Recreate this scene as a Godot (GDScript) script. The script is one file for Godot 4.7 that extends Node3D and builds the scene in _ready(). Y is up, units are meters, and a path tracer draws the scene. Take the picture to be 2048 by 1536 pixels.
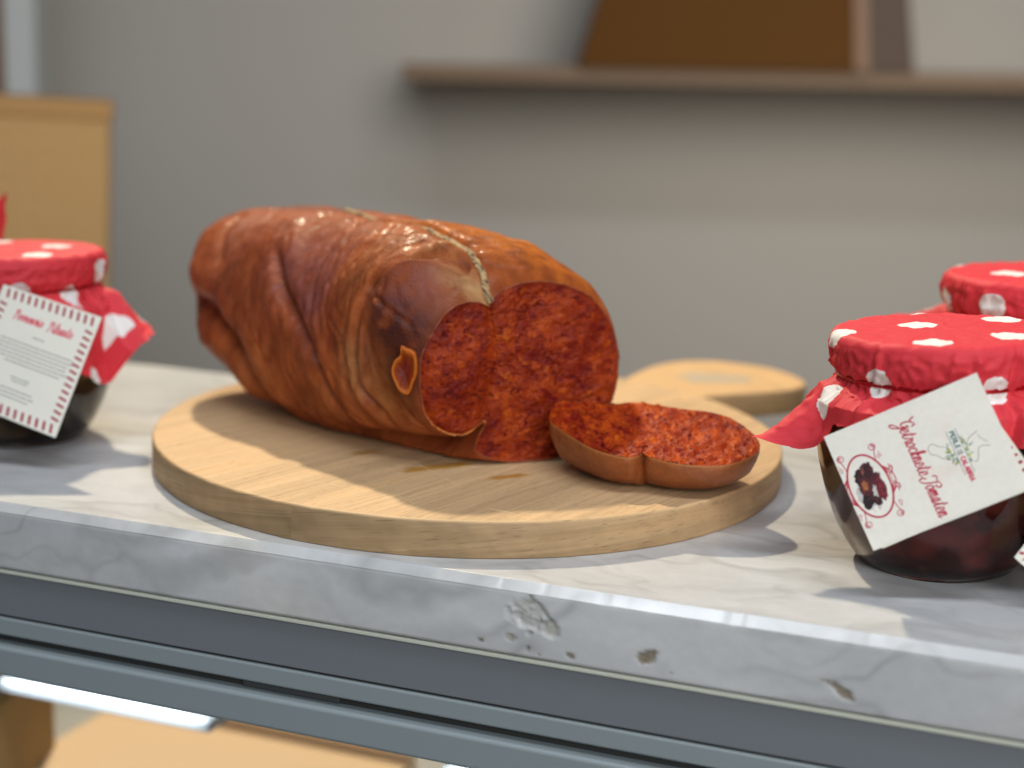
extends Node3D
# A cut spreadable sausage on an oval wooden board, on the marble top of a shop counter, between jars under paper covers.

const BOARD_TOP := 0.0152
const COUNTER_TURN := 0.3712      # the counter runs at an angle to the camera
const COUNTER_FRONT := 0.1717     # distance of the slab's front edge from the origin, along the counter's own z
const COUNTER_DEEP := 0.2953
const SLAB := 0.0289

var names := {}
var n1 := FastNoiseLite.new()
var n2 := FastNoiseLite.new()
var n3 := FastNoiseLite.new()
var cell := FastNoiseLite.new()


func _ready() -> void:
	n1.seed = 11; n1.frequency = 1.0; n1.noise_type = FastNoiseLite.TYPE_SIMPLEX_SMOOTH; n1.fractal_octaves = 4
	n2.seed = 27; n2.frequency = 1.0; n2.noise_type = FastNoiseLite.TYPE_SIMPLEX_SMOOTH; n2.fractal_octaves = 2
	n3.seed = 5; n3.frequency = 1.0; n3.noise_type = FastNoiseLite.TYPE_SIMPLEX_SMOOTH; n3.fractal_type = FastNoiseLite.FRACTAL_RIDGED; n3.fractal_octaves = 3
	cell.seed = 3; cell.frequency = 1.0; cell.noise_type = FastNoiseLite.TYPE_CELLULAR; cell.cellular_return_type = FastNoiseLite.RETURN_CELL_VALUE
	cell.domain_warp_enabled = true; cell.domain_warp_amplitude = 0.9; cell.domain_warp_frequency = 0.9
	camera_and_light()
	room()
	counter()
	oval_board()
	paddle_board()
	sausage()
	slice()
	jars()
	shop_behind()
	case_contents()


# ------------------------------------------------------------------ camera and light

func camera_and_light() -> void:
	var cam := Camera3D.new()
	cam.name = "camera"
	add_child(cam)
	var lens := CameraAttributesPhysical.new()
	lens.frustum_focal_length = 50.0
	lens.exposure_aperture = 4.4
	lens.frustum_focus_distance = 0.628
	lens.frustum_near = 0.02
	lens.frustum_far = 30.0
	cam.attributes = lens
	cam.fov = 27.0
	cam.near = 0.02
	cam.far = 30.0
	var p := 0.194
	var r := 0.03
	var fw := Vector3(0, -sin(p), -cos(p))
	var rt := Vector3(1, 0, 0)
	var up := rt.cross(fw)
	cam.transform = Transform3D(Basis(rt * cos(r) + up * sin(r), up * cos(r) - rt * sin(r), -fw), Vector3(0.0207, 0.1862, 0.7603))
	cam.current = true

	var w := WorldEnvironment.new()
	w.name = "environment"
	var e := Environment.new()
	e.background_mode = Environment.BG_COLOR
	e.background_color = Color(0.34, 0.335, 0.33)
	e.tonemap_mode = Environment.TONE_MAPPER_LINEAR
	e.tonemap_exposure = 1.0
	e.sdfgi_enabled = true
	e.ssao_enabled = true
	e.ssil_enabled = true
	w.environment = e
	add_child(w)

	# the shop's warm track spot, high behind the counter
	spot("track_spot", Vector3(-0.33, 1.25, -0.92), Vector3(0.02, 0.02, 0.05), Color(1.0, 0.93, 0.80), 2.65, 0.034, 24.0)
	# unseen cool front fill, and an overhead strip shaped to light the bevel
	area("front_fill_light", Vector3(0.55, 1.0, 2.3), Vector3(0.0, 0.0, 0.0), Vector2(1.8, 1.3), Color(0.87, 0.93, 1.0), 2.8)
	area("overhead_strip_light", Vector3(0.1, 1.7, 0.62), Vector3(0.05, 0.0, 0.2), Vector2(1.7, 0.24), Color(0.93, 0.96, 1.0), 1.9)
	spot("wall_fill_light", Vector3(0.95, 0.72, 1.2), Vector3(0.45, 0.05, -1.57), Color(1.0, 0.955, 0.89), 5.2, 0.9, 22.0)  # unseen fill light, added to brighten the wall alone


func spot(called: String, at: Vector3, to: Vector3, color: Color, energy: float, size: float, angle: float) -> void:
	var l := SpotLight3D.new()
	l.name = called
	add_child(l, true)
	l.look_at_from_position(at, to, Vector3.UP)
	l.light_color = color
	l.light_energy = energy
	l.light_size = size
	l.spot_angle = angle
	l.spot_angle_attenuation = 0.5
	l.spot_range = 6.0
	l.spot_attenuation = 2.0
	l.shadow_enabled = true


func area(called: String, at: Vector3, to: Vector3, size: Vector2, color: Color, energy: float) -> void:
	var l := AreaLight3D.new()
	l.name = called
	add_child(l, true)
	l.look_at_from_position(at, to, Vector3.UP if absf((to - at).normalized().y) < 0.95 else Vector3.FORWARD)
	l.area_size = size
	l.light_color = color
	l.light_energy = energy
	l.shadow_enabled = true


# ------------------------------------------------------------------ helpers

func numbered(called: String) -> String:
	var k: int = names.get(called, 0)
	names[called] = k + 1
	return called if k == 0 else "%s_%03d" % [called, k]


func thing(called: String, label: String, category: String, at := Vector3.ZERO, group := "") -> Node3D:
	var o := Node3D.new()
	o.name = numbered(called)
	add_child(o)
	o.position = at
	tag(o, label, category, group)
	return o


func tag(o: Node, label: String, category: String, group := "") -> void:
	o.set_meta("label", label)
	o.set_meta("category", category)
	if group:
		o.set_meta("group", group)


func part(called: String, mesh: Mesh, m: Material, parent: Node, at := Transform3D()) -> MeshInstance3D:
	var o := MeshInstance3D.new()
	o.name = called
	o.mesh = mesh
	o.material_override = m
	o.transform = at
	parent.add_child(o, true)
	return o


func lin(r: float, g: float, b: float) -> Color:
	return Color(r, g, b).linear_to_srgb()


func mat(color: Color, rough := 0.6, metal := 0.0) -> StandardMaterial3D:
	var m := StandardMaterial3D.new()
	m.albedo_color = color
	m.roughness = rough
	m.metallic = metal
	return m


func vmat(rough := 0.6) -> StandardMaterial3D:
	var m := mat(Color.WHITE, rough)
	m.vertex_color_use_as_albedo = true
	return m


func noise_tex(freq: float, seed_: int, size := 512, ridged := false, cellular := false) -> NoiseTexture2D:
	var n := FastNoiseLite.new()
	n.seed = seed_
	n.frequency = freq
	n.fractal_octaves = 4
	if ridged:
		n.fractal_type = FastNoiseLite.FRACTAL_RIDGED
	if cellular:
		n.noise_type = FastNoiseLite.TYPE_CELLULAR
	var t := NoiseTexture2D.new()
	t.noise = n
	t.width = size
	t.height = size
	t.seamless = true
	return t


func bumpy(m: StandardMaterial3D, t: Texture2D, cm: float, per_m: float) -> void:
	m.heightmap_enabled = true
	m.heightmap_texture = t
	m.heightmap_scale = cm
	if per_m > 0.0:
		m.uv1_triplanar = true
		m.uv1_scale = Vector3.ONE * per_m


# A grid of nu x nv points (row after row); wrap_v joins each row's last point to its first. Front faces are clockwise; flip turns them round.
func grid(P: PackedVector3Array, nu: int, nv: int, wrap_v := false, flip := false, C := PackedColorArray(), UV := PackedVector2Array()) -> ArrayMesh:
	var idx := PackedInt32Array()
	var nrm := PackedVector3Array()
	nrm.resize(P.size())
	var cols := nv if wrap_v else nv - 1
	idx.resize((nu - 1) * cols * 6)
	var k := 0
	for i in nu - 1:
		for j in cols:
			var a := i * nv + j
			var b := i * nv + (j + 1) % nv
			var c := a + nv
			var d := b + nv
			if flip:
				var t := b; b = c; c = t
			var q := (P[d] - P[a]).cross(P[b] - P[c])
			nrm[a] += q; nrm[b] += q; nrm[c] += q; nrm[d] += q
			idx[k] = a; idx[k + 1] = b; idx[k + 2] = d
			idx[k + 3] = a; idx[k + 4] = d; idx[k + 5] = c
			k += 6
	for i in nrm.size():
		nrm[i] = nrm[i].normalized()
	return arrays(P, nrm, idx, C, UV)


func arrays(P: PackedVector3Array, nrm: PackedVector3Array, idx: PackedInt32Array, C := PackedColorArray(), UV := PackedVector2Array()) -> ArrayMesh:
	var a := []
	a.resize(Mesh.ARRAY_MAX)
	a[Mesh.ARRAY_VERTEX] = P
	a[Mesh.ARRAY_NORMAL] = nrm
	a[Mesh.ARRAY_INDEX] = idx
	if C.size():
		a[Mesh.ARRAY_COLOR] = C
	if UV.size():
		a[Mesh.ARRAY_TEX_UV] = UV
	var m := ArrayMesh.new()
	m.add_surface_from_arrays(Mesh.PRIMITIVE_TRIANGLES, a)
	return m


# A turned shape: profile points are (radius, height) from the bottom outwards and up.
func lathe(prof: Array, n := 96) -> ArrayMesh:
	var P := PackedVector3Array()
	for p in prof:
		for j in n:
			var t := TAU * j / n
			P.append(Vector3(p[0] * cos(t), p[1], p[0] * sin(t)))
	return grid(P, prof.size(), n, true, false)


# A tube along points.
func tube(path: PackedVector3Array, r: float, n := 10) -> ArrayMesh:
	var P := PackedVector3Array()
	var side := Vector3.UP
	var count := path.size()
	for i in count:
		var t := (path[mini(i + 1, count - 1)] - path[maxi(i - 1, 0)]).normalized()
		side = (side - t * side.dot(t)).normalized()
		if side.length() < 0.5:
			side = t.cross(Vector3(0.31, 0.2, 0.93)).normalized()
		var up := t.cross(side)
		var rr := r * (0.02 if i == 0 or i == count - 1 else 1.0)
		for j in n:
			var a := TAU * j / n
			P.append(path[i] + (side * cos(a) + up * sin(a)) * rr)
	return grid(P, count, n, true, true)


# A box with rounded edges, its base centre at the origin.
func rbox(size: Vector3, r := 0.002) -> ArrayMesh:
	var st := SurfaceTool.new()
	st.begin(Mesh.PRIMITIVE_TRIANGLES)
	var h := size / 2.0
	var dirs := [Vector3.RIGHT, Vector3.LEFT, Vector3.UP, Vector3.DOWN, Vector3.BACK, Vector3.FORWARD]
	var steps := 3
	for d: Vector3 in dirs:
		var u := Vector3(absf(d.y) + absf(d.z), absf(d.x), 0)
		if absf(d.y) > 0.5:
			u = Vector3.RIGHT
		var v := d.cross(u)
		var ts := []
		for k in steps + 1:
			ts.append(k)
		var pu := []
		var hu := absf(u.dot(h))
		var hv := absf(v.dot(h))
		var lu := []
		var lv := []
		for k in steps + 1:
			var a := PI / 4.0 * (1.0 - float(k) / steps)
			lu.append(-hu + r - r * tan(a)); lv.append(-hv + r - r * tan(a))
		for k in steps + 1:
			var a := PI / 4.0 * float(k) / steps
			lu.append(hu - r + r * tan(a)); lv.append(hv - r + r * tan(a))
		for i in lu.size() - 1:
			for j in lv.size() - 1:
				var q := []
				for c in [[0, 0], [1, 0], [1, 1], [0, 1]]:
					var p: Vector3 = d * absf(d.dot(h)) + u * lu[i + c[0]] + v * lv[j + c[1]]
					var inner := Vector3(clampf(p.x, -h.x + r, h.x - r), clampf(p.y, -h.y + r, h.y - r), clampf(p.z, -h.z + r, h.z - r))
					var nn := (p - inner).normalized()
					q.append([inner + nn * r, nn])
				for c in [0, 2, 1, 0, 3, 2]:
					st.set_normal(q[c][1])
					st.add_vertex(q[c][0] + Vector3(0, h.y, 0))
	return st.commit()


func box_at(called: String, lo: Vector3, hi: Vector3, m: Material, parent: Node, r := 0.0015) -> MeshInstance3D:
	return part(called, rbox(hi - lo, r), m, parent, Transform3D(Basis(), Vector3((lo.x + hi.x) / 2, lo.y, (lo.z + hi.z) / 2)))


func spline(pts: Array, each: int, closed := false) -> Array:
	var out := []
	var n := pts.size()
	for i in (n if closed else n - 1):
		var a = pts[(i - 1 + n) % n] if closed or i > 0 else pts[0]
		var b = pts[i]
		var c = pts[(i + 1) % n]
		var d = pts[(i + 2) % n] if closed or i + 2 < n else pts[n - 1]
		for k in each:
			var t := float(k) / each
			out.append((b * 2.0 + (c - a) * t + (a * 2.0 - b * 5.0 + c * 4.0 - d) * t * t + (b * 3.0 - a - c * 3.0 + d) * t * t * t) * 0.5)
	if not closed:
		out.append(pts[n - 1])
	return out


func table(t: Array, x: float) -> float:
	if x <= t[0][0]:
		return t[0][1]
	for i in t.size() - 1:
		if x <= t[i + 1][0]:
			return lerpf(t[i][1], t[i + 1][1], (x - t[i][0]) / (t[i + 1][0] - t[i][0]))
	return t[t.size() - 1][1]


# ------------------------------------------------------------------ pictures drawn by the script

func paint_segment(im: Image, a: Vector2, b: Vector2, w: float, c: Color, w2 := -1.0) -> void:
	if w2 < 0.0:
		w2 = w
	var big := maxf(w, w2) + 1.5
	var x0 := maxi(0, int(minf(a.x, b.x) - big)); var x1 := mini(im.get_width() - 1, int(maxf(a.x, b.x) + big) + 1)
	var y0 := maxi(0, int(minf(a.y, b.y) - big)); var y1 := mini(im.get_height() - 1, int(maxf(a.y, b.y) + big) + 1)
	var d := b - a
	var l2 := maxf(d.length_squared(), 1e-6)
	for y in range(y0, y1 + 1):
		for x in range(x0, x1 + 1):
			var p := Vector2(x + 0.5, y + 0.5)
			var t := clampf((p - a).dot(d) / l2, 0, 1)
			var cover := clampf(lerpf(w, w2, t) / 2.0 - p.distance_to(a + d * t) + 0.5, 0, 1) * c.a
			if cover > 0.0:
				var o := im.get_pixel(x, y)
				im.set_pixel(x, y, Color(lerpf(o.r, c.r, cover), lerpf(o.g, c.g, cover), lerpf(o.b, c.b, cover)))


func paint_line(im: Image, pts: Array, w: float, c: Color, brush := 0.0) -> void:
	for i in pts.size() - 1:
		var a: Vector2 = pts[i]
		var b: Vector2 = pts[i + 1]
		var wa := w
		if brush > 0.0:   # a broad-nibbed pen: strokes that run down are thick
			wa = w * (1.0 - brush + brush * 1.6 * absf((b - a).normalized().dot(Vector2(0.25, 0.97))))
		paint_segment(im, a, b, wa, c)


func paint_blob(im: Image, at: Vector2, r: Vector2, c: Color, turn := 0.0, rough := 0.15, mottle := 0.5) -> void:
	var big := maxf(r.x, r.y) * 1.4
	for y in range(maxi(0, int(at.y - big)), mini(im.get_height(), int(at.y + big) + 1)):
		for x in range(maxi(0, int(at.x - big)), mini(im.get_width(), int(at.x + big) + 1)):
			var p := (Vector2(x + 0.5, y + 0.5) - at).rotated(-turn) / r
			var d := 1.0 + rough * n1.get_noise_3d(p.x * 1.3, p.y * 1.3, at.x) * 2.0 - p.length()
			var cover := clampf(d * minf(r.x, r.y) + 0.5, 0, 1) * c.a
			if cover > 0.0:
				var o := im.get_pixel(x, y)
				var v := 1.0 + mottle * n1.get_noise_3d(x * 0.07, y * 0.12, at.y)
				im.set_pixel(x, y, Color(lerpf(o.r, clampf(c.r * v, 0, 1), cover), lerpf(o.g, clampf(c.g * v, 0, 1), cover), lerpf(o.b, clampf(c.b * v, 0, 1), cover)))


# The handwriting on the tags: each letter is [strokes, advance], in units of the height of an x.
func script_letter(c: String) -> Array:
	match c:
		"e": return [[[Vector2(0, .35), Vector2(.42, .5), Vector2(.52, .82), Vector2(.33, 1.02), Vector2(.1, .7), Vector2(.12, .2), Vector2(.36, 0), Vector2(.74, .28)]], .72]
		"t": return [[[Vector2(0, .3), Vector2(.32, 1.0), Vector2(.44, 1.6), Vector2(.3, .9), Vector2(.24, .2), Vector2(.4, 0), Vector2(.7, .25)], [Vector2(.04, 1.08), Vector2(.7, 1.18)]], .68]
		"r": return [[[Vector2(0, .2), Vector2(.22, .8), Vector2(.28, 1.08), Vector2(.36, .85), Vector2(.6, .95), Vector2(.5, .4), Vector2(.58, .02), Vector2(.8, .25)]], .76]
		"o": return [[[Vector2(.42, 1), Vector2(.12, .75), Vector2(.1, .25), Vector2(.32, 0), Vector2(.56, .25), Vector2(.56, .75), Vector2(.4, 1), Vector2(.6, .8), Vector2(.86, .85)]], .8]
		"c": return [[[Vector2(.56, .8), Vector2(.42, 1), Vector2(.16, .8), Vector2(.1, .3), Vector2(.32, 0), Vector2(.72, .28)]], .68]
		"k": return [[[Vector2(0, .25), Vector2(.36, 1.2), Vector2(.4, 1.8), Vector2(.22, 1.6), Vector2(.18, .6), Vector2(.14, 0)], [Vector2(.18, .5), Vector2(.46, 1), Vector2(.54, .8), Vector2(.26, .52), Vector2(.46, .06), Vector2(.76, .25)]], .74]
		"n": return [[[Vector2(0, .3), Vector2(.17, 1), Vector2(.14, 0)], [Vector2(.15, .45), Vector2(.42, 1), Vector2(.56, .8), Vector2(.5, .2), Vector2(.6, 0), Vector2(.86, .28)]], .84]
		"m": return [[[Vector2(0, .3), Vector2(.17, 1), Vector2(.14, 0)], [Vector2(.15, .45), Vector2(.4, 1), Vector2(.5, .8), Vector2(.46, 0)], [Vector2(.47, .45), Vector2(.74, 1), Vector2(.86, .8), Vector2(.8, .2), Vector2(.9, 0), Vector2(1.16, .28)]], 1.14]
		"a": return [[[Vector2(.52, .88), Vector2(.34, 1), Vector2(.1, .6), Vector2(.14, .08), Vector2(.34, .1), Vector2(.54, .95), Vector2(.5, .2), Vector2(.62, 0), Vector2(.86, .28)]], .84]
		"G": return [[[Vector2(1.0, 1.6), Vector2(.8, 1.95), Vector2(.4, 1.7), Vector2(.18, 1.0), Vector2(.36, .4), Vector2(.74, .5), Vector2(.98, 1.15), Vector2(.66, 1.0)], [Vector2(.98, 1.15), Vector2(.86, .2), Vector2(.5, -.75), Vector2(.14, -.95), Vector2(.06, -.6), Vector2(.5, -.1), Vector2(1.05, .3)], [Vector2(.5, 1.62), Vector2(.1, 1.62), Vector2(-.2, 2.1)]], 1.08]
		"T": return [[[Vector2(-.3, 1.35), Vector2(-.1, 1.75), Vector2(.5, 1.62), Vector2(1.2, 1.9), Vector2(1.55, 1.6), Vector2(1.35, 1.25), Vector2(1.15, 1.35)], [Vector2(.72, 1.65), Vector2(.62, .9), Vector2(.34, 0), Vector2(-.12, -.3), Vector2(-.38, .1), Vector2(-.15, .5)]], .86]
		"P": return [[[Vector2(.1, 1.4), Vector2(.3, 1.8), Vector2(.8, 1.75), Vector2(.85, 1.2), Vector2(.35, .95)], [Vector2(.45, 1.6), Vector2(.3, .6), Vector2(.1, -.1)]], .95]
		"i": return [[[Vector2(0, .3), Vector2(.2, 1), Vector2(.18, .15), Vector2(.35, 0), Vector2(.6, .28)], [Vector2(.26, 1.4), Vector2(.28, 1.44)]], .58]
	return [[], 0.5]


func write_script(im: Image, text: String, at: Vector2, xh: Vector2, w: float, c: Color, slope := 0.0) -> void:
	var x := 0.0
	for ch in text:
		var l: Array = script_letter(ch)
		for s: Array in l[0]:
			var pts := []
			for p: Vector2 in spline(s, 5):
				var q := Vector2((x + p.x + p.y * 0.12) * xh.x, -p.y * xh.y)
				pts.append(at + q + Vector2(0, q.x * slope))
			paint_line(im, pts, w, c, 0.5)
		x += l[1]


func cap_letter(c: String) -> Array:
	match c:
		"P": return [[Vector2(0, 0), Vector2(0, 1), Vector2(.5, 1), Vector2(.6, .75), Vector2(.5, .5), Vector2(0, .5)]]
		"E": return [[Vector2(.55, 0), Vector2(0, 0), Vector2(0, 1), Vector2(.55, 1)], [Vector2(0, .5), Vector2(.45, .5)]]
		"R": return [[Vector2(0, 0), Vector2(0, 1), Vector2(.5, 1), Vector2(.6, .75), Vector2(.5, .5), Vector2(0, .5)], [Vector2(.3, .5), Vector2(.6, 0)]]
		"L": return [[Vector2(0, 1), Vector2(0, 0), Vector2(.5, 0)]]
		"D": return [[Vector2(0, 0), Vector2(0, 1), Vector2(.4, 1), Vector2(.6, .7), Vector2(.6, .3), Vector2(.4, 0), Vector2(0, 0)]]
		"C": return [[Vector2(.6, .85), Vector2(.4, 1), Vector2(.1, .85), Vector2(0, .5), Vector2(.1, .15), Vector2(.4, 0), Vector2(.6, .15)]]
		"A": return [[Vector2(0, 0), Vector2(.3, 1), Vector2(.6, 0)], [Vector2(.12, .35), Vector2(.48, .35)]]
		"B": return [[Vector2(0, 0), Vector2(0, 1), Vector2(.45, 1), Vector2(.55, .77), Vector2(.45, .53), Vector2(0, .53)], [Vector2(.45, .53), Vector2(.6, .28), Vector2(.45, 0), Vector2(0, 0)]]
		"I": return [[Vector2(.1, 0), Vector2(.1, 1)]]
	return []


func write_caps(im: Image, text: String, at: Vector2, h: float, w: float, c: Color, step := 0.85) -> float:
	var x := at.x
	for ch in text:
		for s: Array in cap_letter(ch):
			var pts := []
			for p: Vector2 in s:
				pts.append(Vector2(x + p.x * h, at.y - p.y * h))
			paint_line(im, pts, w, c)
		x += h * (0.42 if ch == "I" else 0.5 if ch == " " else step)
	return x


func curl(im: Image, at: Vector2, r: float, from: float, dir: float, w: float, c: Color, turns := 1.4) -> void:
	var pts := []
	for k in 22:
		var t := k / 21.0
		pts.append(at + Vector2.from_angle(from + dir * t * TAU * turns) * r * (1.0 - t * 0.8))
	paint_line(im, pts, w, c)


# The tag on the jar of dried tomatoes, 46 x 61 mm, drawn upright: 13 pixels a millimetre.
func tomato_tag() -> ImageTexture:
	var k := 13.0
	var im := Image.create(598, 793, false, Image.FORMAT_RGB8)
	var paper := Color(0.905, 0.89, 0.845)
	for y in 793:
		for x in 598:
			var v := 1.0 + 0.018 * n1.get_noise_2d(x * 0.02, y * 0.02) + 0.012 * n2.get_noise_2d(x * 0.4, y * 0.4)
			var c := paper * v
			var stain := clampf(n1.get_noise_2d(x * 0.006 + 40.0, y * 0.006) * 1.6 - 0.1, 0, 1) * clampf(1.0 - Vector2(x - 260, y - 330).length() / 220.0, 0, 1)
			im.set_pixel(x, y, Color(c.r, c.g - stain * 0.07, c.b - stain * 0.08))
	var red := Color(0.70, 0.09, 0.22)
	var at := func(x: float, y: float) -> Vector2: return Vector2(x * k, (61.0 - y) * k)
	write_script(im, "Getrocknete", at.call(5.6, 26.9), Vector2(33, 40), 5.6, red)
	write_script(im, "Tomaten", at.call(28.6, 27.0), Vector2(33, 40), 5.6, red)
	# the oval frame and its flourishes
	var ring := []
	for i in 81:
		var a := TAU * i / 80.0
		ring.append(at.call(23.3 + 12.1 * cos(a), 8.7 + 7.6 * sin(a)))
	paint_line(im, ring, 9.0, red)
	for s in [-1.0, 1.0]:
		for f in [-1.0, 1.0]:
			var x0: float = 23.3 + s * 8.2
			var y0: float = 8.7 + f * 5.8
			paint_line(im, spline([at.call(x0, y0), at.call(x0 + s * 3.2, y0 + f * 0.7), at.call(x0 + s * 4.6, y0 + f * 1.6), at.call(x0 + s * 6.0, y0 + f * 0.6)], 6), 4.0, red)
			curl(im, at.call(x0 + s * 4.8, y0 + f * 0.4), 20.0, -f * PI * 0.5, s * f, 3.2, red)
			curl(im, at.call(x0 + s * 1.0, y0 + f * 2.0), 13.0, 0.4, -s * f, 2.6, red, 1.1)
			paint_blob(im, at.call(x0 + s * 2.4, y0 + f * 2.2), Vector2(3, 3), red, 0.0, 0.0)
			paint_line(im, spline([at.call(23.3 + s * 5.5, 8.7 + f * 6.9), at.call(23.3 + s * 3.4, 8.7 + f * 9.2), at.call(23.3 + s * 5.2, 8.7 + f * 9.4)], 6), 4.5, red)
			paint_line(im, spline([at.call(23.3 + s * 4.6, 8.7 + f * 7.1), at.call(23.3 + s * 1.8, 8.7 + f * 8.8), at.call(23.3 + s * 3.2, 8.7 + f * 10.2), at.call(23.3 + s * 4.4, 8.7 + f * 10.0)], 6), 6.0, red)
	for f in [-1.0, 1.0]:
		paint_line(im, spline([at.call(18.2, 8.7 + f * 7.0), at.call(21.0, 8.7 + f * 9.3), at.call(23.3, 8.7 + f * 9.8), at.call(25.6, 8.7 + f * 9.3), at.call(28.4, 8.7 + f * 7.0)], 6), 5.0, red)
		for x in [22.2, 23.3, 24.4]:
			paint_blob(im, at.call(x, 8.7 + f * 8.5), Vector2(4, 4), red, 0.0, 0.0)
	# the dried tomatoes printed in the oval
	paint_blob(im, at.call(24.6, 8.2), Vector2(98, 62), Color(0.6, 0.58, 0.58, 0.5), 0.0, 0.2)
	for b in [[18.0, 9.6, 48, 34, .3, .22, .07, .10], [19.0, 6.6, 40, 30, .1, .17, .05, .08], [21.3, 11.6, 34, 22, .7, .30, .10, .13], [27.4, 6.2, 52, 27, .35, .12, .03, .06], [25.6, 12.2, 54, 25, .12, .42, .09, .15], [22.8, 7.2, 46, 32, .2, .30, .10, .12], [29.2, 9.0, 26, 20, -.4, .16, .04, .07]]:
		paint_blob(im, at.call(b[0], b[1]), Vector2(b[2], b[3]), Color(b[5], b[6], b[7]), b[4], 0.16, 0.9)
	paint_blob(im, at.call(22.6, 7.0), Vector2(25, 15), Color(.62, .36, .20), 0.15, 0.25)
	paint_blob(im, at.call(17.4, 8.2), Vector2(16, 6), Color(.50, .26, .22), 0.3, 0.25)
	for i in 14:
		var t := i * 2.399
		var p: Vector2 = at.call(22.5 + cos(t) * 6.0, 9.0 + sin(t) * 3.6)
		paint_line(im, [p, p + Vector2.from_angle(t * 1.7) * 18.0], 2.2, Color(.72, .45, .36, .55))
	# the maker's mark: a coastline, olive leaves and a banner with its name
	var ink := Color(0.42, 0.36, 0.40)
	paint_line(im, spline([at.call(20.0, 39.3), at.call(19.3, 37.6), at.call(17.6, 36.1), at.call(17.7, 34.6), at.call(18.9, 33.6), at.call(20.8, 33.9), at.call(22.0, 35.8), at.call(23.6, 37.0), at.call(24.7, 39.3)], 5), 2.2, ink)
	paint_line(im, spline([at.call(21.0, 47.9), at.call(20.0, 49.6), at.call(19.2, 52.4)], 5), 2.6, ink)
	paint_line(im, spline([at.call(20.5, 52.3), at.call(21.4, 52.2), at.call(22.3, 52.8), at.call(24.0, 54.2)], 5), 2.0, ink)
	paint_line(im, spline([at.call(25.7, 54.5), at.call(25.0, 52.9), at.call(24.8, 51.3), at.call(25.4, 50.2), at.call(27.2, 49.4), at.call(29.1, 48.4), at.call(28.9, 47.2)], 5), 2.4, ink)
	var rng := RandomNumberGenerator.new()
	rng.seed = 9
	for i in 64:
		var a := rng.randf() * TAU
		var d := sqrt(rng.randf())
		var p: Vector2 = at.call(23.8 + cos(a) * d * 4.9, 43.6 + sin(a) * d * 4.6)
		var out := Vector2(cos(a), -sin(a)).rotated(rng.randf_range(-.5, .5))
		var g: Color = [Color(.16, .38, .36), Color(.22, .47, .40), Color(.10, .26, .28), Color(.52, .58, .28), Color(.40, .52, .36)][i % 5]
		paint_segment(im, p, p + out * rng.randf_range(10, 22), 7.0, g, 1.0)
	for q in [[20.4, 46.6], [27.2, 41.2], [22.0, 40.6], [26.4, 46.4]]:
		paint_blob(im, at.call(q[0], q[1]), Vector2(7, 6), Color(.70, .66, .28), 0.0, 0.0)
	var lo: Vector2 = at.call(15.2, 42.15)
	var hi: Vector2 = at.call(32.4, 45.6)
	im.fill_rect(Rect2i(int(lo.x), int(hi.y), int(hi.x - lo.x), int(lo.y - hi.y)), Color(0.92, 0.905, 0.865))
	paint_line(im, [lo, Vector2(hi.x, lo.y)], 2.4, Color(.25, .38, .36))
	paint_line(im, [Vector2(lo.x, hi.y), hi], 2.4, Color(.25, .38, .36))
	var x1 := write_caps(im, "PERLE", at.call(15.9, 43.05), 21.0, 5.0, Color(.12, .34, .36))
	x1 = write_caps(im, "DE", Vector2(x1 + 7.0, (61.0 - 43.0) * k), 20.0, 3.4, Color(.30, .30, .34), 0.55)
	write_caps(im, "CALABRIA", Vector2(x1 + 11.0, (61.0 - 43.05) * k), 21.0, 5.4, Color(.76, .10, .25), 0.80)
	for i in 26:
		paint_blob(im, Vector2(rng.randf() * 598, rng.randf() * 793), Vector2(1.5, 1.5), Color(.55, .45, .42, .5), 0.0, 0.0)
	return ImageTexture.create_from_image(im)


# The back of a tag: a border of red dashes, a handwritten title and a grey block of small print, all too blurred to read.
func dashed_tag() -> ImageTexture:
	var im := Image.create(520, 620, false, Image.FORMAT_RGB8)
	im.fill(Color(0.90, 0.885, 0.83))
	var red := Color(0.62, 0.12, 0.20)
	for i in 13:
		var x := 40.0 + i * 37.0
		for y in [34.0, 586.0]:
			paint_line(im, [Vector2(x - 3, y - 17), Vector2(x + 3, y + 17)], 13.0, red)
	for i in 14:
		var y := 90.0 + i * 34.5
		for x in [34.0, 486.0]:
			paint_line(im, [Vector2(x - 15, y - 3), Vector2(x + 15, y + 3)], 12.0, red)
	write_script(im, "Perronrio", Vector2(110, 145), Vector2(22, 27), 4.6, Color(.84, .22, .32), 0.0)
	write_script(im, "Pikante", Vector2(290, 150), Vector2(24, 28), 4.6, Color(.84, .22, .32), 0.0)
	var rng := RandomNumberGenerator.new()
	rng.seed = 4
	for row in [[205, 240, 300], [250, 90, 450], [270, 80, 455], [290, 85, 450], [310, 95, 440], [330, 80, 455], [350, 150, 430], [420, 210, 290], [436, 220, 280], [480, 180, 330], [500, 160, 350], [520, 190, 330]]:
		var x: float = row[1]
		while x < row[2]:
			var l := rng.randf_range(12, 34)
			paint_line(im, [Vector2(x, row[0]), Vector2(x + l, row[0])], 5.0, Color(.42, .41, .40, .8))
			x += l + 7.0
	return ImageTexture.create_from_image(im)


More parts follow.
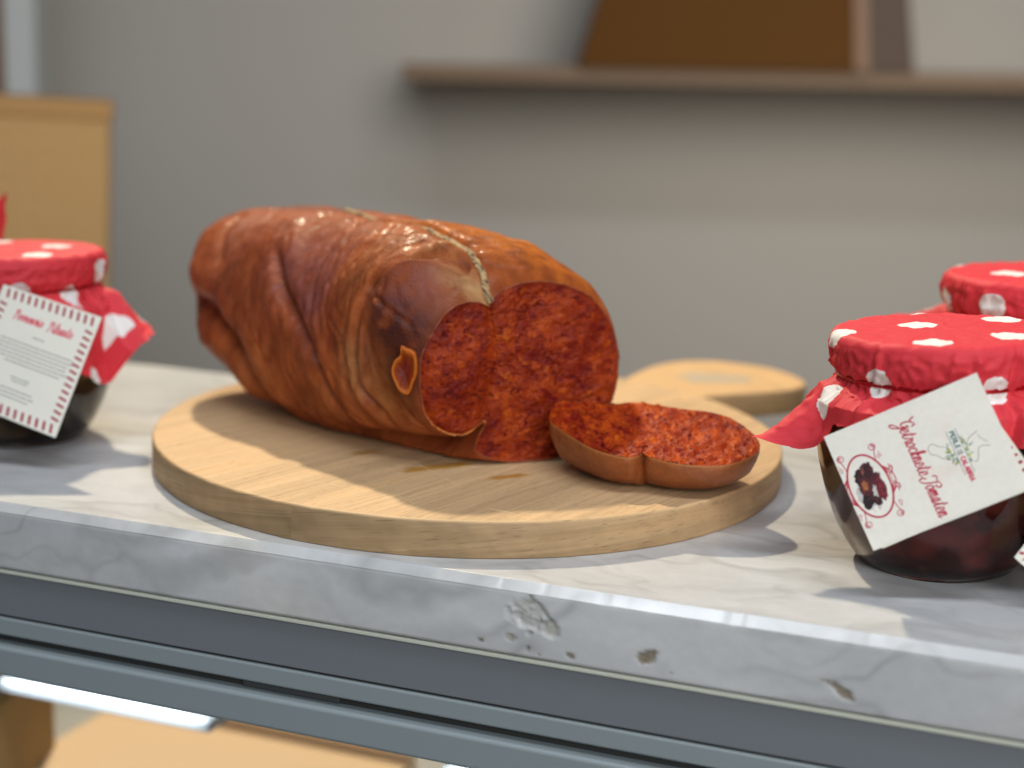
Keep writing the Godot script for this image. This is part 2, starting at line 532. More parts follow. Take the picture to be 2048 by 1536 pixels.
# Marble: u runs along the counter, v across it; one picture covers the top and the front, 1.3 x 0.345 m.
func marble_tex() -> ImageTexture:
	var w := 1536
	var h := 400
	var data := PackedByteArray()
	data.resize(w * h * 3)
	var k := 0
	for y in h:
		for x in w:
			var px := x * 1.3 / w
			var py := y * 0.345 / h
			var wx := px + 0.03 * n1.get_noise_3d(px * 9.0, py * 9.0, 1.0)
			var wy := py + 0.03 * n1.get_noise_3d(px * 9.0, py * 9.0, 7.0)
			var cloud := n1.get_noise_3d(wx * 7.0, wy * 22.0, 3.0)
			var vein := 1.0 - absf(n2.get_noise_3d(wx * 6.0 + wy * 5.0, wy * 17.0, 5.0)) * 5.0
			var vein2 := 1.0 - absf(n2.get_noise_3d(wx * 14.0 - wy * 4.0, wy * 30.0, 15.0)) * 7.0
			var fine := n1.get_noise_3d(px * 150.0, py * 220.0, 9.0)
			var v := 0.80 + 0.075 * cloud + 0.022 * fine - 0.13 * clampf(vein, 0, 1) * clampf(cloud + 0.45, 0, 1) - 0.11 * clampf(vein2, 0, 1) * clampf(0.25 - cloud, 0, 1)
			var warm := clampf(n2.get_noise_3d(px * 8.0, py * 14.0, 31.0) * 1.5, 0, 1) * 0.03
			data[k] = clampi(int((v * 0.968 + warm * 0.2) * 255), 0, 255)
			data[k + 1] = clampi(int((v * 0.972 - warm * 0.2) * 255), 0, 255)
			data[k + 2] = clampi(int((v * 0.968 - warm) * 255), 0, 255)
			k += 3
	return ImageTexture.create_from_image(Image.create_from_data(w, h, false, Image.FORMAT_RGB8, data))


# Beech: u runs across the grain, v along it; one tile is 0.34 m square.
func wood_tex() -> ImageTexture:
	var w := 1024
	var data := PackedByteArray()
	data.resize(w * w * 3)
	var k := 0
	for y in w:
		for x in w:
			var px := x * 0.34 / w
			var py := y * 0.34 / w
			var bend := 0.004 * n1.get_noise_3d(px * 14.0, py * 5.0, 2.0)
			var band := n1.get_noise_3d((px + bend) * 55.0, py * 2.2, 4.0)
			var line := n2.get_noise_3d((px + bend) * 420.0, py * 9.0, 6.0)
			var fleck := clampf(n2.get_noise_3d(px * 1000.0, py * 60.0, 8.0) * 2.4 - 0.9, 0, 1)
			var pores := clampf(n2.get_noise_3d((px + bend) * 1500.0, py * 110.0, 18.0) * 3.0 - 1.2, 0, 1)
			var v := 1.0 + 0.10 * band + 0.085 * line + 0.06 * fleck - 0.20 * pores
			var dark := clampf(band * 1.4 - 0.35, 0, 1)
			data[k] = clampi(int(205 * v - 16 * dark), 0, 255)
			data[k + 1] = clampi(int(171 * v - 24 * dark), 0, 255)
			data[k + 2] = clampi(int(128 * v - 26 * dark), 0, 255)
			k += 3
	return ImageTexture.create_from_image(Image.create_from_data(w, w, false, Image.FORMAT_RGB8, data))


# Minced, spiced meat: [colour, height]; one tile is 0.11 m square.
func meat_tex() -> Array:
	var w := 720
	var data := PackedByteArray()
	var hgt := PackedByteArray()
	data.resize(w * w * 3)
	hgt.resize(w * w)
	var k := 0
	for y in w:
		for x in w:
			var px := x * 0.11 / w
			var py := y * 0.11 / w
			var wx := px + 0.0012 * n2.get_noise_3d(px * 260.0, py * 260.0, 1.0)
			var wy := py + 0.0012 * n2.get_noise_3d(px * 260.0, py * 260.0, 9.0)
			var big := cell.get_noise_3d(wx * 170.0, wy * 240.0, 2.0)
			var small := cell.get_noise_3d(wx * 420.0, wy * 560.0, 5.0)
			var soft := n1.get_noise_3d(px * 40.0, py * 40.0, 3.0)
			var fib := n3.get_noise_3d(wx * 190.0, wy * 330.0, 6.0)
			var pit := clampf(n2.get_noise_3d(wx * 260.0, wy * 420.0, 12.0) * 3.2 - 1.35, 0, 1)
			var middle := n1.get_noise_3d(wx * 105.0, wy * 140.0, 41.0)
			var t := clampf(0.48 + 0.20 * big + 0.16 * small + 0.45 * soft + 0.65 * middle, 0, 1)
			var c := Color(0.47, 0.10, 0.055).lerp(Color(0.74, 0.30, 0.085), t)
			var fleck := n2.get_noise_3d(wx * 120.0, wy * 165.0, 21.0)
			c = c.lerp(Color(0.80, 0.38, 0.10), smoothstep(0.40, 0.66, fleck) * 0.7)
			c = c.lerp(Color(0.40, 0.02, 0.06), smoothstep(-0.40, -0.58, fleck) * 0.6)
			if small > 0.88:
				c = c.lerp(Color(0.82, 0.50, 0.26), 0.45)
			elif small < -0.8:
				c = c.lerp(Color(0.34, 0.04, 0.06), 0.6)
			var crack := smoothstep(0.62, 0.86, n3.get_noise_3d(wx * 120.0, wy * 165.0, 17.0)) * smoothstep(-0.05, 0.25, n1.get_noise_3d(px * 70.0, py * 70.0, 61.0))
			c = c.lerp(Color(0.30, 0.025, 0.045), maxf(pit * 0.85, crack * 0.55))  # pits and cracks: crevice shade put into the colour as dark red
			data[k] = clampi(int(c.r * 255), 0, 255)
			data[k + 1] = clampi(int(c.g * 255), 0, 255)
			data[k + 2] = clampi(int(c.b * 255), 0, 255)
			hgt[x + y * w] = clampi(int((0.55 + 0.20 * fib + 0.08 * small + 0.05 * big - 0.5 * maxf(pit, crack)) * 255), 0, 255)
			k += 3
	return [ImageTexture.create_from_image(Image.create_from_data(w, w, false, Image.FORMAT_RGB8, data)), ImageTexture.create_from_image(Image.create_from_data(w, w, false, Image.FORMAT_L8, hgt))]


# ------------------------------------------------------------------ the setting

func structure(called: String, mesh: Mesh, m: Material, at := Transform3D()) -> MeshInstance3D:
	var o := part(called, mesh, m, self, at)
	o.set_meta("kind", "structure")
	return o


func room() -> void:
	var paint := mat(lin(0.395, 0.37, 0.33), 0.9)
	bumpy(paint, noise_tex(0.03, 8), 0.05, 2.0)
	var b := BoxMesh.new()
	b.size = Vector3(2.6, 3.6, 0.1)
	structure("back_wall", b, paint, Transform3D(Basis(), Vector3(1.19, 0.6, -1.62)))
	var s := BoxMesh.new()
	s.size = Vector3(1.6, 3.6, 0.1)
	structure("side_wall", s, paint, Transform3D(Basis(Vector3.UP, 0.34), Vector3(-0.106, 0.6, -1.57) + Vector3(-0.8, 0, -0.05).rotated(Vector3.UP, 0.34)))
	var f := BoxMesh.new()
	f.size = Vector3(6.0, 0.1, 6.0)
	structure("floor", f, mat(lin(0.22, 0.2, 0.18), 0.6), Transform3D(Basis(), Vector3(0, -1.05, 0.3)))


func counter() -> void:
	var t := thing("display_counter", "glass-fronted shop counter with a chipped marble top and grey metal rails", "counter")
	t.rotation.y = -COUNTER_TURN
	var x0 := -0.62
	var x1 := 0.62
	var zf := COUNTER_FRONT
	var zb := COUNTER_FRONT - COUNTER_DEEP
	var m := mat(Color.WHITE, 0.30)
	m.albedo_texture = marble_tex()
	m.vertex_color_use_as_albedo = true
	m.metallic_specular = 0.4
	bumpy(m, noise_tex(0.06, 21), 0.012, 0.0)
	# top, chamfer, front with its chips, underside: one sheet wrapped over the slab's front
	var rows := []      # [z, y] down the profile
	for i in 26:
		rows.append([lerpf(zb, zf - 0.0042, i / 25.0), 0.0])
	rows.append([zf - 0.0036, -0.0001])
	rows.append([zf - 0.0006, -0.0030])
	rows.append([zf - 0.0002, -0.0036])
	for i in 33:
		rows.append([zf, lerpf(-0.0042, -SLAB + 0.0012, i / 32.0)])
	rows.append([zf - 0.001, -SLAB])
	rows.append([zb, -SLAB])
	rows.append([zb, -0.001])
	rows.append([zb + 0.0002, 0.0])
	var xs := []
	var x := x0
	while x < x1:
		xs.append(x)
		x += 0.0011 if x > -0.02 and x < 0.32 else 0.01
	xs.append(x1)
	# chips: [x, y, half width, half height, depth, shade (0 grey break, 1 brown stain), turn]
	var chips := [[0.0985, -0.0115, 0.0075, 0.0068, 0.0016, 0.0, 0.5], [0.107, -0.0155, 0.0045, 0.0035, 0.0011, 0.15, 0.6], [0.0915, -0.0215, 0.0028, 0.0013, 0.0005, 0.5, 0.0], [0.0985, -0.0245, 0.0010, 0.0012, 0.0005, 0.8, 0.0],
		[0.0795, -0.0245, 0.0011, 0.0010, 0.0004, 0.9, 0.0], [0.1155, -0.0248, 0.0019, 0.0010, 0.0004, 0.9, 0.5], [0.1445, -0.0203, 0.0040, 0.0028, 0.0007, 1.0, -0.35], [0.2145, -0.0212, 0.0056, 0.0019, 0.0007, 0.9, 0.5], [0.2085, -0.0182, 0.0026, 0.0005, 0.0002, 0.6, 0.2], [0.1535, -0.0250, 0.0009, 0.0004, 0.0003, 0.8, 0.0], [0.1030, -0.0262, 0.0006, 0.0005, 0.0003, 0.8, 0.0]]
	var P := PackedVector3Array()
	var C := PackedColorArray()
	var UV := PackedVector2Array()
	var run := 0.0
	for i in rows.size():
		if i > 0:
			run += Vector2(rows[i][0] - rows[i - 1][0], rows[i][1] - rows[i - 1][1]).length()
		for xx: float in xs:
			var p := Vector3(xx, rows[i][1], rows[i][0])
			var c := Color.WHITE
			if i >= 26 and i <= 28:
				p.y -= maxf(0.0, n1.get_noise_2d(xx * 60.0, 3.0) - 0.3) * 0.0006
				p.z -= maxf(0.0, n1.get_noise_2d(xx * 70.0, 9.0) - 0.3) * 0.0004
			if i >= 29 and i <= 61:
				for q in chips:
					var d := (Vector2(xx - q[0], p.y - q[1]).rotated(q[6])) / Vector2(q[2], q[3])
					if d.length() < 1.8:
						var e := 1.0 - d.length() + 0.55 * n1.get_noise_3d(xx * 260.0, p.y * 260.0, q[0] * 90.0)
						var a := clampf(e * 5.0, 0, 1)
						if a > 0.0:
							p.z -= q[4] * a * (0.75 + 0.7 * n1.get_noise_3d(xx * 700.0, p.y * 700.0, 4.0))
							var tone := 1.0 + 0.45 * n1.get_noise_3d(xx * 420.0, p.y * 420.0, 8.0)
							c = c.lerp((Color(0.98, 0.96, 0.87) * tone).lerp(Color(0.42, 0.33, 0.22) * tone, q[5]), a * 0.92)
			P.append(p)
			C.append(c)
			UV.append(Vector2((xx + 0.65) / 1.3, run / 0.345))
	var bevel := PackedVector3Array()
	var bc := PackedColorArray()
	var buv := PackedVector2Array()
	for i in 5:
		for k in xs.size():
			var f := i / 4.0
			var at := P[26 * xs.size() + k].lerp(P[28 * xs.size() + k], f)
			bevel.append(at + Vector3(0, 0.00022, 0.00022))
			bc.append(Color(1.1, 1.1, 1.1))  # lighter than the slab: caught light put into the edge's colour
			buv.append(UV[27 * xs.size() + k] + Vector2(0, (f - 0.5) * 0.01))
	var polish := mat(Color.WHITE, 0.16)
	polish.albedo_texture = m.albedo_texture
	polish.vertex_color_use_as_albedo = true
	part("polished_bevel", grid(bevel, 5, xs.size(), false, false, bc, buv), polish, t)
	part("marble_slab", grid(P, rows.size(), xs.size(), false, false, C, UV), m, t)

	var glass_edge := mat(lin(0.62, 0.64, 0.53), 0.25)
	box_at("glass_sheet_edge", Vector3(x0, -SLAB - 0.0019, zb), Vector3(x1, -SLAB - 0.0001, zf - 0.0004), glass_edge, t, 0.0006)
	var grey := mat(lin(0.185, 0.20, 0.215), 0.42)
	bumpy(grey, noise_tex(0.12, 31), 0.004, 14.0)
	var rail := mat(lin(0.27, 0.31, 0.315), 0.36)
	var dark := mat(lin(0.028, 0.028, 0.026), 0.7)
	box_at("fascia_panel", Vector3(x0, -0.0502, zf - 0.03), Vector3(x1, -0.0309, zf - 0.0022), grey, t, 0.0006)
	box_at("fascia_seam", Vector3(x0, -0.0512, zf - 0.03), Vector3(x1, -0.0502, zf - 0.0032), dark, t, 0.0003)
	box_at("upper_rail", Vector3(x0, -0.0594, zf - 0.03), Vector3(x1, -0.0512, zf - 0.0020), rail, t, 0.0012)
	box_at("sliding_gap", Vector3(x0, -0.0633, zf - 0.03), Vector3(x1, -0.0594, zf - 0.0062), dark, t, 0.0003)
	box_at("gap_stop", Vector3(-0.026, -0.0624, zf - 0.02), Vector3(0.018, -0.0594, zf - 0.0040), mat(lin(0.05, 0.052, 0.05), 0.5), t, 0.0006)
	box_at("lower_rail", Vector3(x0, -0.0768, zf - 0.024), Vector3(x1, -0.0633, zf + 0.0012), rail, t, 0.0018)
	box_at("back_rail", Vector3(x0, -0.0768, zb), Vector3(x1, -SLAB - 0.0022, zb + 0.02), rail, t, 0.001)
	for s in [-1.0, 1.0]:
		box_at("corner_post", Vector3(s * 0.6 - 0.012, -1.0, zf - 0.03), Vector3(s * 0.6 + 0.012, -0.0768, zf - 0.006), rail, t)
	box_at("back_panel", Vector3(x0, -1.0, zb - 0.25), Vector3(x1, -0.32, zb - 0.23), mat(lin(0.32, 0.31, 0.29), 0.6), t)


# ------------------------------------------------------------------ wooden boards

func wood_mat(tex: Texture2D, turn: float, tint := Color.WHITE) -> StandardMaterial3D:
	var m := mat(tint, 0.55)
	m.albedo_texture = tex
	m.vertex_color_use_as_albedo = true
	m.metallic_specular = 0.35
	return m


# A flat board: outline as points (x, z), standing on y = 0, as high as h, its rims rounded. UVs lie along the grain.
func slab_of(outline: PackedVector2Array, h: float, r: float, grain: float, off: Vector2, tone := 0.0, convex := false) -> ArrayMesh:
	var pts := outline.duplicate()
	var n := pts.size()
	var turns := 0.0
	for i in n:
		turns += pts[i].cross(pts[(i + 1) % n])
	if turns < 0.0:
		pts.reverse()
	var st := SurfaceTool.new()
	st.begin(Mesh.PRIMITIVE_TRIANGLES)
	var nrm := []
	for i in n:
		var d := (pts[(i + 1) % n] - pts[(i - 1 + n) % n]).normalized()
		nrm.append(Vector2(d.y, -d.x))
	for i in n:      # at the corner of a stave the bevel follows the board's rim, not the glued joint
		var e1 := pts[i] - pts[(i - 1 + n) % n]
		var e2 := pts[(i + 1) % n] - pts[i]
		if absf(e1.angle_to(e2)) > 0.4:
			var d := (e1 if e1.length() < e2.length() else e2).normalized()
			nrm[i] = Vector2(d.y, -d.x)
	var prof := [[-r * 0.6, 0.0], [0.0, r * 0.6], [0.0, h * 0.33], [0.0, h * 0.66], [0.0, h - r], [-r * 0.3, h - r * 0.3], [-r, h]]
	var pn := [Vector2(0.5, -0.85), Vector2(1, -0.2), Vector2(1, 0), Vector2(1, 0), Vector2(0.95, 0.3), Vector2(0.7, 0.7), Vector2(0.1, 1)]
	var ring := func(i: int, k: int) -> void:
		var p: Vector2 = pts[i] + nrm[i] * prof[k][0]
		var chip := maxf(0.0, n1.get_noise_2d(p.x * 160.0, p.y * 160.0) - 0.22) * (0.0012 if k >= 4 and k < 6 else 0.0)
		p -= nrm[i] * chip
		var y: float = prof[k][1] - chip
		var nn := Vector3(nrm[i].x * pn[k].x, pn[k].y, nrm[i].y * pn[k].x).normalized()
		var g := p.rotated(grain)
		# the rim shows the grain's ends where it is cut across, the growth rings as soft bands
		var cut := absf(nrm[i].rotated(grain).y)
		var end := n1.get_noise_3d(g.x * 160.0, y * 240.0, g.y * 40.0)
		var grime := clampf(n1.get_noise_3d(p.x * 30.0, y * 60.0, p.y * 30.0) + 0.15, 0, 1)
		var v := 1.0
		if k < 5:
			v = 0.86 - 0.22 * cut + 0.10 * end - 0.20 * grime
		st.set_color(Color(v * (1.0 + tone), v * (0.985 + tone), v * (0.96 + tone)))
		st.set_normal(nn)
		st.set_uv(Vector2(g.x * 0.12 + off.x + (h - y) * 0.9, g.y + off.y) / 0.34)
		st.add_vertex(Vector3(p.x, y, p.y))
	for i in n:
		var j := (i + 1) % n
		for k in prof.size() - 1:
			ring.call(i, k); ring.call(j, k); ring.call(j, k + 1)
			ring.call(i, k); ring.call(j, k + 1); ring.call(i, k + 1)
	var top := PackedVector2Array()
	var bot := PackedVector2Array()
	for i in n:
		top.append(pts[i] + nrm[i] * -r)
		bot.append(pts[i] + nrm[i] * -r * 0.6)
	for cap in [[top, h, 1.0], [bot, 0.0, -1.0]]:
		var q: PackedVector2Array = cap[0]
		var tri := Geometry2D.triangulate_polygon(q)
		if convex:
			tri = PackedInt32Array()
			for k in n - 2:
				tri.append_array([0, k + 1, k + 2])
		for k in range(0, tri.size(), 3):
			var ids := [tri[k], tri[k + 1], tri[k + 2]]
			var a := q[ids[0]]; var b := q[ids[1]]; var c := q[ids[2]]
			var cw := (b - a).cross(c - a) > 0.0     # seen from above (x right, z towards the viewer), clockwise
			if cw != (cap[2] > 0.0):
				ids = [ids[0], ids[2], ids[1]]
			for id: int in ids:
				var g := q[id].rotated(grain)
				st.set_color(Color(1.0 + tone, 1.0 + tone, 1.0 + tone))
				st.set_normal(Vector3(0, cap[2], 0))
				st.set_uv(Vector2(g.x + off.x, g.y + off.y) / 0.34)
				st.add_vertex(Vector3(q[id].x, cap[1], q[id].y))
	return st.commit()


func oval_board() -> void:
	var t := thing("round_cutting_board", "large round beech board under the cut red sausage", "cutting board")
	var tex := wood_tex()
	var a := 0.15
	var b := 0.1666
	var turn := -0.1128
	var grain := -0.62
	var outline := PackedVector2Array()
	for i in 220:
		var q := TAU * i / 220.0
		outline.append(Vector2(a * cos(q), b * sin(q)).rotated(turn) * (1.0 + 0.0025 * n1.get_noise_2d(cos(q) * 3.0, sin(q) * 3.0)))
	# two staves glued side by side along the grain
	var cuts := [-0.3, 0.033, 0.3]
	var tones := [-0.03, 0.015]
	for k in 2:
		var strip := PackedVector2Array()
		for c in [Vector2(cuts[k] + 0.00002, -0.3), Vector2(cuts[k + 1] - 0.00002, -0.3), Vector2(cuts[k + 1] - 0.00002, 0.3), Vector2(cuts[k] + 0.00002, 0.3)]:
			strip.append((c as Vector2).rotated(-grain))
		for piece in Geometry2D.intersect_polygons(outline, strip):
			var m := wood_mat(tex, grain)
			bumpy(m, noise_tex(0.05, 40), 0.01, 0.0)
			part("stave", slab_of(piece, BOARD_TOP, 0.0011, grain, Vector2(0.05 * k, 0.13 * k), tones[k], true), m, t)
	var oil := mat(lin(0.46, 0.235, 0.05), 0.35)
	for q in [[-0.012, 0.083, 0.020, 0.0045, 0.55], [-0.044, 0.060, 0.007, 0.003, 0.5], [0.020, 0.096, 0.012, 0.003, 0.5]]:
		var smear := PackedVector3Array()
		for i in 6:
			for j in 40:
				var ang := TAU * j / 40.0
				var rr := maxf(0.01, i / 5.0) * (1.0 + 0.9 * n1.get_noise_3d(cos(ang) * 1.6, sin(ang) * 1.6, q[0] * 90.0) * (i / 5.0))
				var f := Vector2(cos(ang) * q[2] * rr, sin(ang) * q[3] * rr).rotated(-q[4])
				smear.append(Vector3(q[0] + f.x, BOARD_TOP + 0.00006 - 0.00008 * pow(i / 5.0, 3), q[1] + f.y))
		part("oil_stain", grid(smear, 6, 40, true, true), oil, t)
	# knife scratches: hair-thin grooves with pale raised edges
	var scratch := mat(lin(0.70, 0.52, 0.30), 0.7)
	for s in [[-0.072, 0.083, -0.060, 0.115], [-0.030, 0.060, 0.002, 0.118], [-0.036, 0.125, -0.022, 0.1445], [-0.028, 0.127, -0.016, 0.1455], [0.012, 0.147, 0.024, 0.1545], [-0.078, 0.108, -0.045, 0.121]]:
		var path := PackedVector3Array()
		for i in 9:
			var f := i / 8.0
			path.append(Vector3(lerpf(s[0], s[2], f) + 0.0006 * sin(f * 3.0), BOARD_TOP - 0.00004, lerpf(s[1], s[3], f)))
		part("scratch", tube(path, 0.00018, 5), scratch, t)


func paddle_board() -> void:
	var t := thing("paddle_board", "small pale beech board with a shaped edge lying behind the sausage slice", "cutting board", Vector3(0, 0.0002, 0))
	var pts := [Vector2(0.118, -0.0885), Vector2(0.1245, -0.0955), Vector2(0.144, -0.1055), Vector2(0.162, -0.114), Vector2(0.178, -0.1235), Vector2(0.1885, -0.138), Vector2(0.1895, -0.155), Vector2(0.185, -0.172), Vector2(0.176, -0.188), Vector2(0.163, -0.199), Vector2(0.148, -0.206), Vector2(0.134, -0.207), Vector2(0.118, -0.199), Vector2(0.102, -0.179), Vector2(0.087, -0.145), Vector2(0.072, -0.11), Vector2(0.05, -0.084), Vector2(0.022, -0.076), Vector2(0.012, -0.056), Vector2(0.03, -0.036), Vector2(0.062, -0.034), Vector2(0.092, -0.05)]
	var outline := PackedVector2Array()
	for p: Vector2 in spline(pts, 6, true):
		outline.append(p)
	var m := wood_mat(wood_tex_small(), 0.0)
	var o := part("plank", slab_of(outline, 0.0142, 0.0012, 0.35, Vector2(0.2, 0.1), 0.04), m, t)
	o.set_meta("label", "pale plank with a grey worn patch")
	var smear := PackedVector3Array()
	var patch := mat(lin(0.44, 0.35, 0.24), 0.7)
	for i in 5:
		for j in 24:
			var q := TAU * j / 24.0
			var rr := (0.25 + 0.75 * i / 4.0) * (1.0 + 0.35 * n1.get_noise_2d(cos(q) * 2.0, sin(q) * 2.0)) if i > 0 else 0.01
			smear.append(Vector3(0.137 + cos(q) * 0.021 * rr, 0.01425 + 0.0001 * (1.0 - i / 4.0), -0.150 + sin(q) * 0.016 * rr))
	part("worn_patch", grid(smear, 5, 24, true, true), patch, t)


var small_wood: ImageTexture
func wood_tex_small() -> ImageTexture:
	if small_wood == null:
		var im := Image.create(256, 256, false, Image.FORMAT_RGB8)
		for y in 256:
			for x in 256:
				var v := 1.0 + 0.07 * n1.get_noise_2d(x * 0.11, y * 0.008) + 0.04 * n2.get_noise_2d(x * 0.7, y * 0.02)
				im.set_pixel(x, y, Color(0.82 * v, 0.67 * v, 0.48 * v))
		small_wood = ImageTexture.create_from_image(im)
	return small_wood


# ------------------------------------------------------------------ the sausage

# The rim of the cut: [degrees, millimetres] round its middle
const RIM := [[-180, 47.8], [-171, 47.5], [-162, 47.5], [-154, 45.7], [-145, 41.8], [-139, 38.0], [-135.5, 33], [-133, 26], [-130, 26.5], [-127, 35], [-123, 39.5], [-111, 39.2], [-98, 39.9], [-80, 40.2], [-65, 42.1], [-50, 44], [-36, 44.4], [-20, 45.1], [-11, 45.4], [1, 45.6], [16, 46.3], [29, 46.4], [41, 46], [51, 45.3], [61, 43.9], [71, 42.7], [81, 41.8], [92, 40.8], [102, 39.7], [111, 38.5], [116, 36.9], [119, 35.2], [123, 39], [129, 42.7], [135, 45], [143, 46.6], [154, 46.8], [163, 47.9], [170, 48.4], [180, 47.8]]
const CUT_YAW := 0.384
const NS := 340
const NT := 420
var body := PackedVector3Array()      # the casing's points, NS x NT
var cut_mid := Vector3(0.0256, 0.0548, 0.0713)


func smoothed(knots: Array, vals: Array) -> PackedFloat32Array:
	var t := []
	for i in knots.size():
		t.append([knots[i], vals[i]])
	var out := PackedFloat32Array()
	for i in NS:
		out.append(table(t, float(i) / (NS - 1)))
	for pass_ in 3:
		var c := out.duplicate()
		for i in NS:
			var k := mini(mini(14, i), NS - 1 - i)
			var s := 0.0
			for j in range(-k, k + 1):
				s += c[i + j]
			out[i] = s / (2 * k + 1)
	return out


# Adds to field a groove (or ridge) along a line of (s, theta) points: depth in metres, width sigma in metres.
func carve(field: PackedFloat32Array, line: Array, depth: float, sigma: float, lip := 0.3) -> void:
	var pts: Array = spline(line, 6)
	var ls := 0.235
	var lt := 0.05
	var best := {}
	var reach := sigma * 7.0
	for i in pts.size() - 1:
		var a: Vector2 = pts[i] * Vector2(ls, lt)
		var b: Vector2 = pts[i + 1] * Vector2(ls, lt)
		var d := b - a
		var l2 := maxf(d.length_squared(), 1e-9)
		var i0 := maxi(0, int((minf(a.x, b.x) - reach) / ls * (NS - 1)))
		var i1 := mini(NS - 1, int((maxf(a.x, b.x) + reach) / ls * (NS - 1)) + 1)
		var j0 := int(floor((minf(a.y, b.y) - reach) / lt / TAU * NT))
		var j1 := int(ceil((maxf(a.y, b.y) + reach) / lt / TAU * NT))
		for ii in range(i0, i1 + 1):
			for jj in range(j0, j1 + 1):
				var p := Vector2(ls * ii / (NS - 1), lt * TAU * jj / NT)
				var u := clampf((p - a).dot(d) / l2, 0, 1)
				var dist := p.distance_to(a + d * u)
				var id := ii * NT + posmod(jj, NT)
				var along := (i + u) / (pts.size() - 1)
				if not best.has(id) or best[id].x > dist:
					best[id] = Vector2(dist, along)
	for id: int in best:
		var q: Vector2 = best[id]
		var fade := smoothstep(0.0, 0.12, q.y) * smoothstep(1.0, 0.88, q.y) * 0.85 + 0.15
		field[id] += fade * (-depth * exp(-pow(q.x / sigma, 2)) + depth * lip * exp(-pow((q.x - sigma * 2.6) / (sigma * 1.7), 2)))


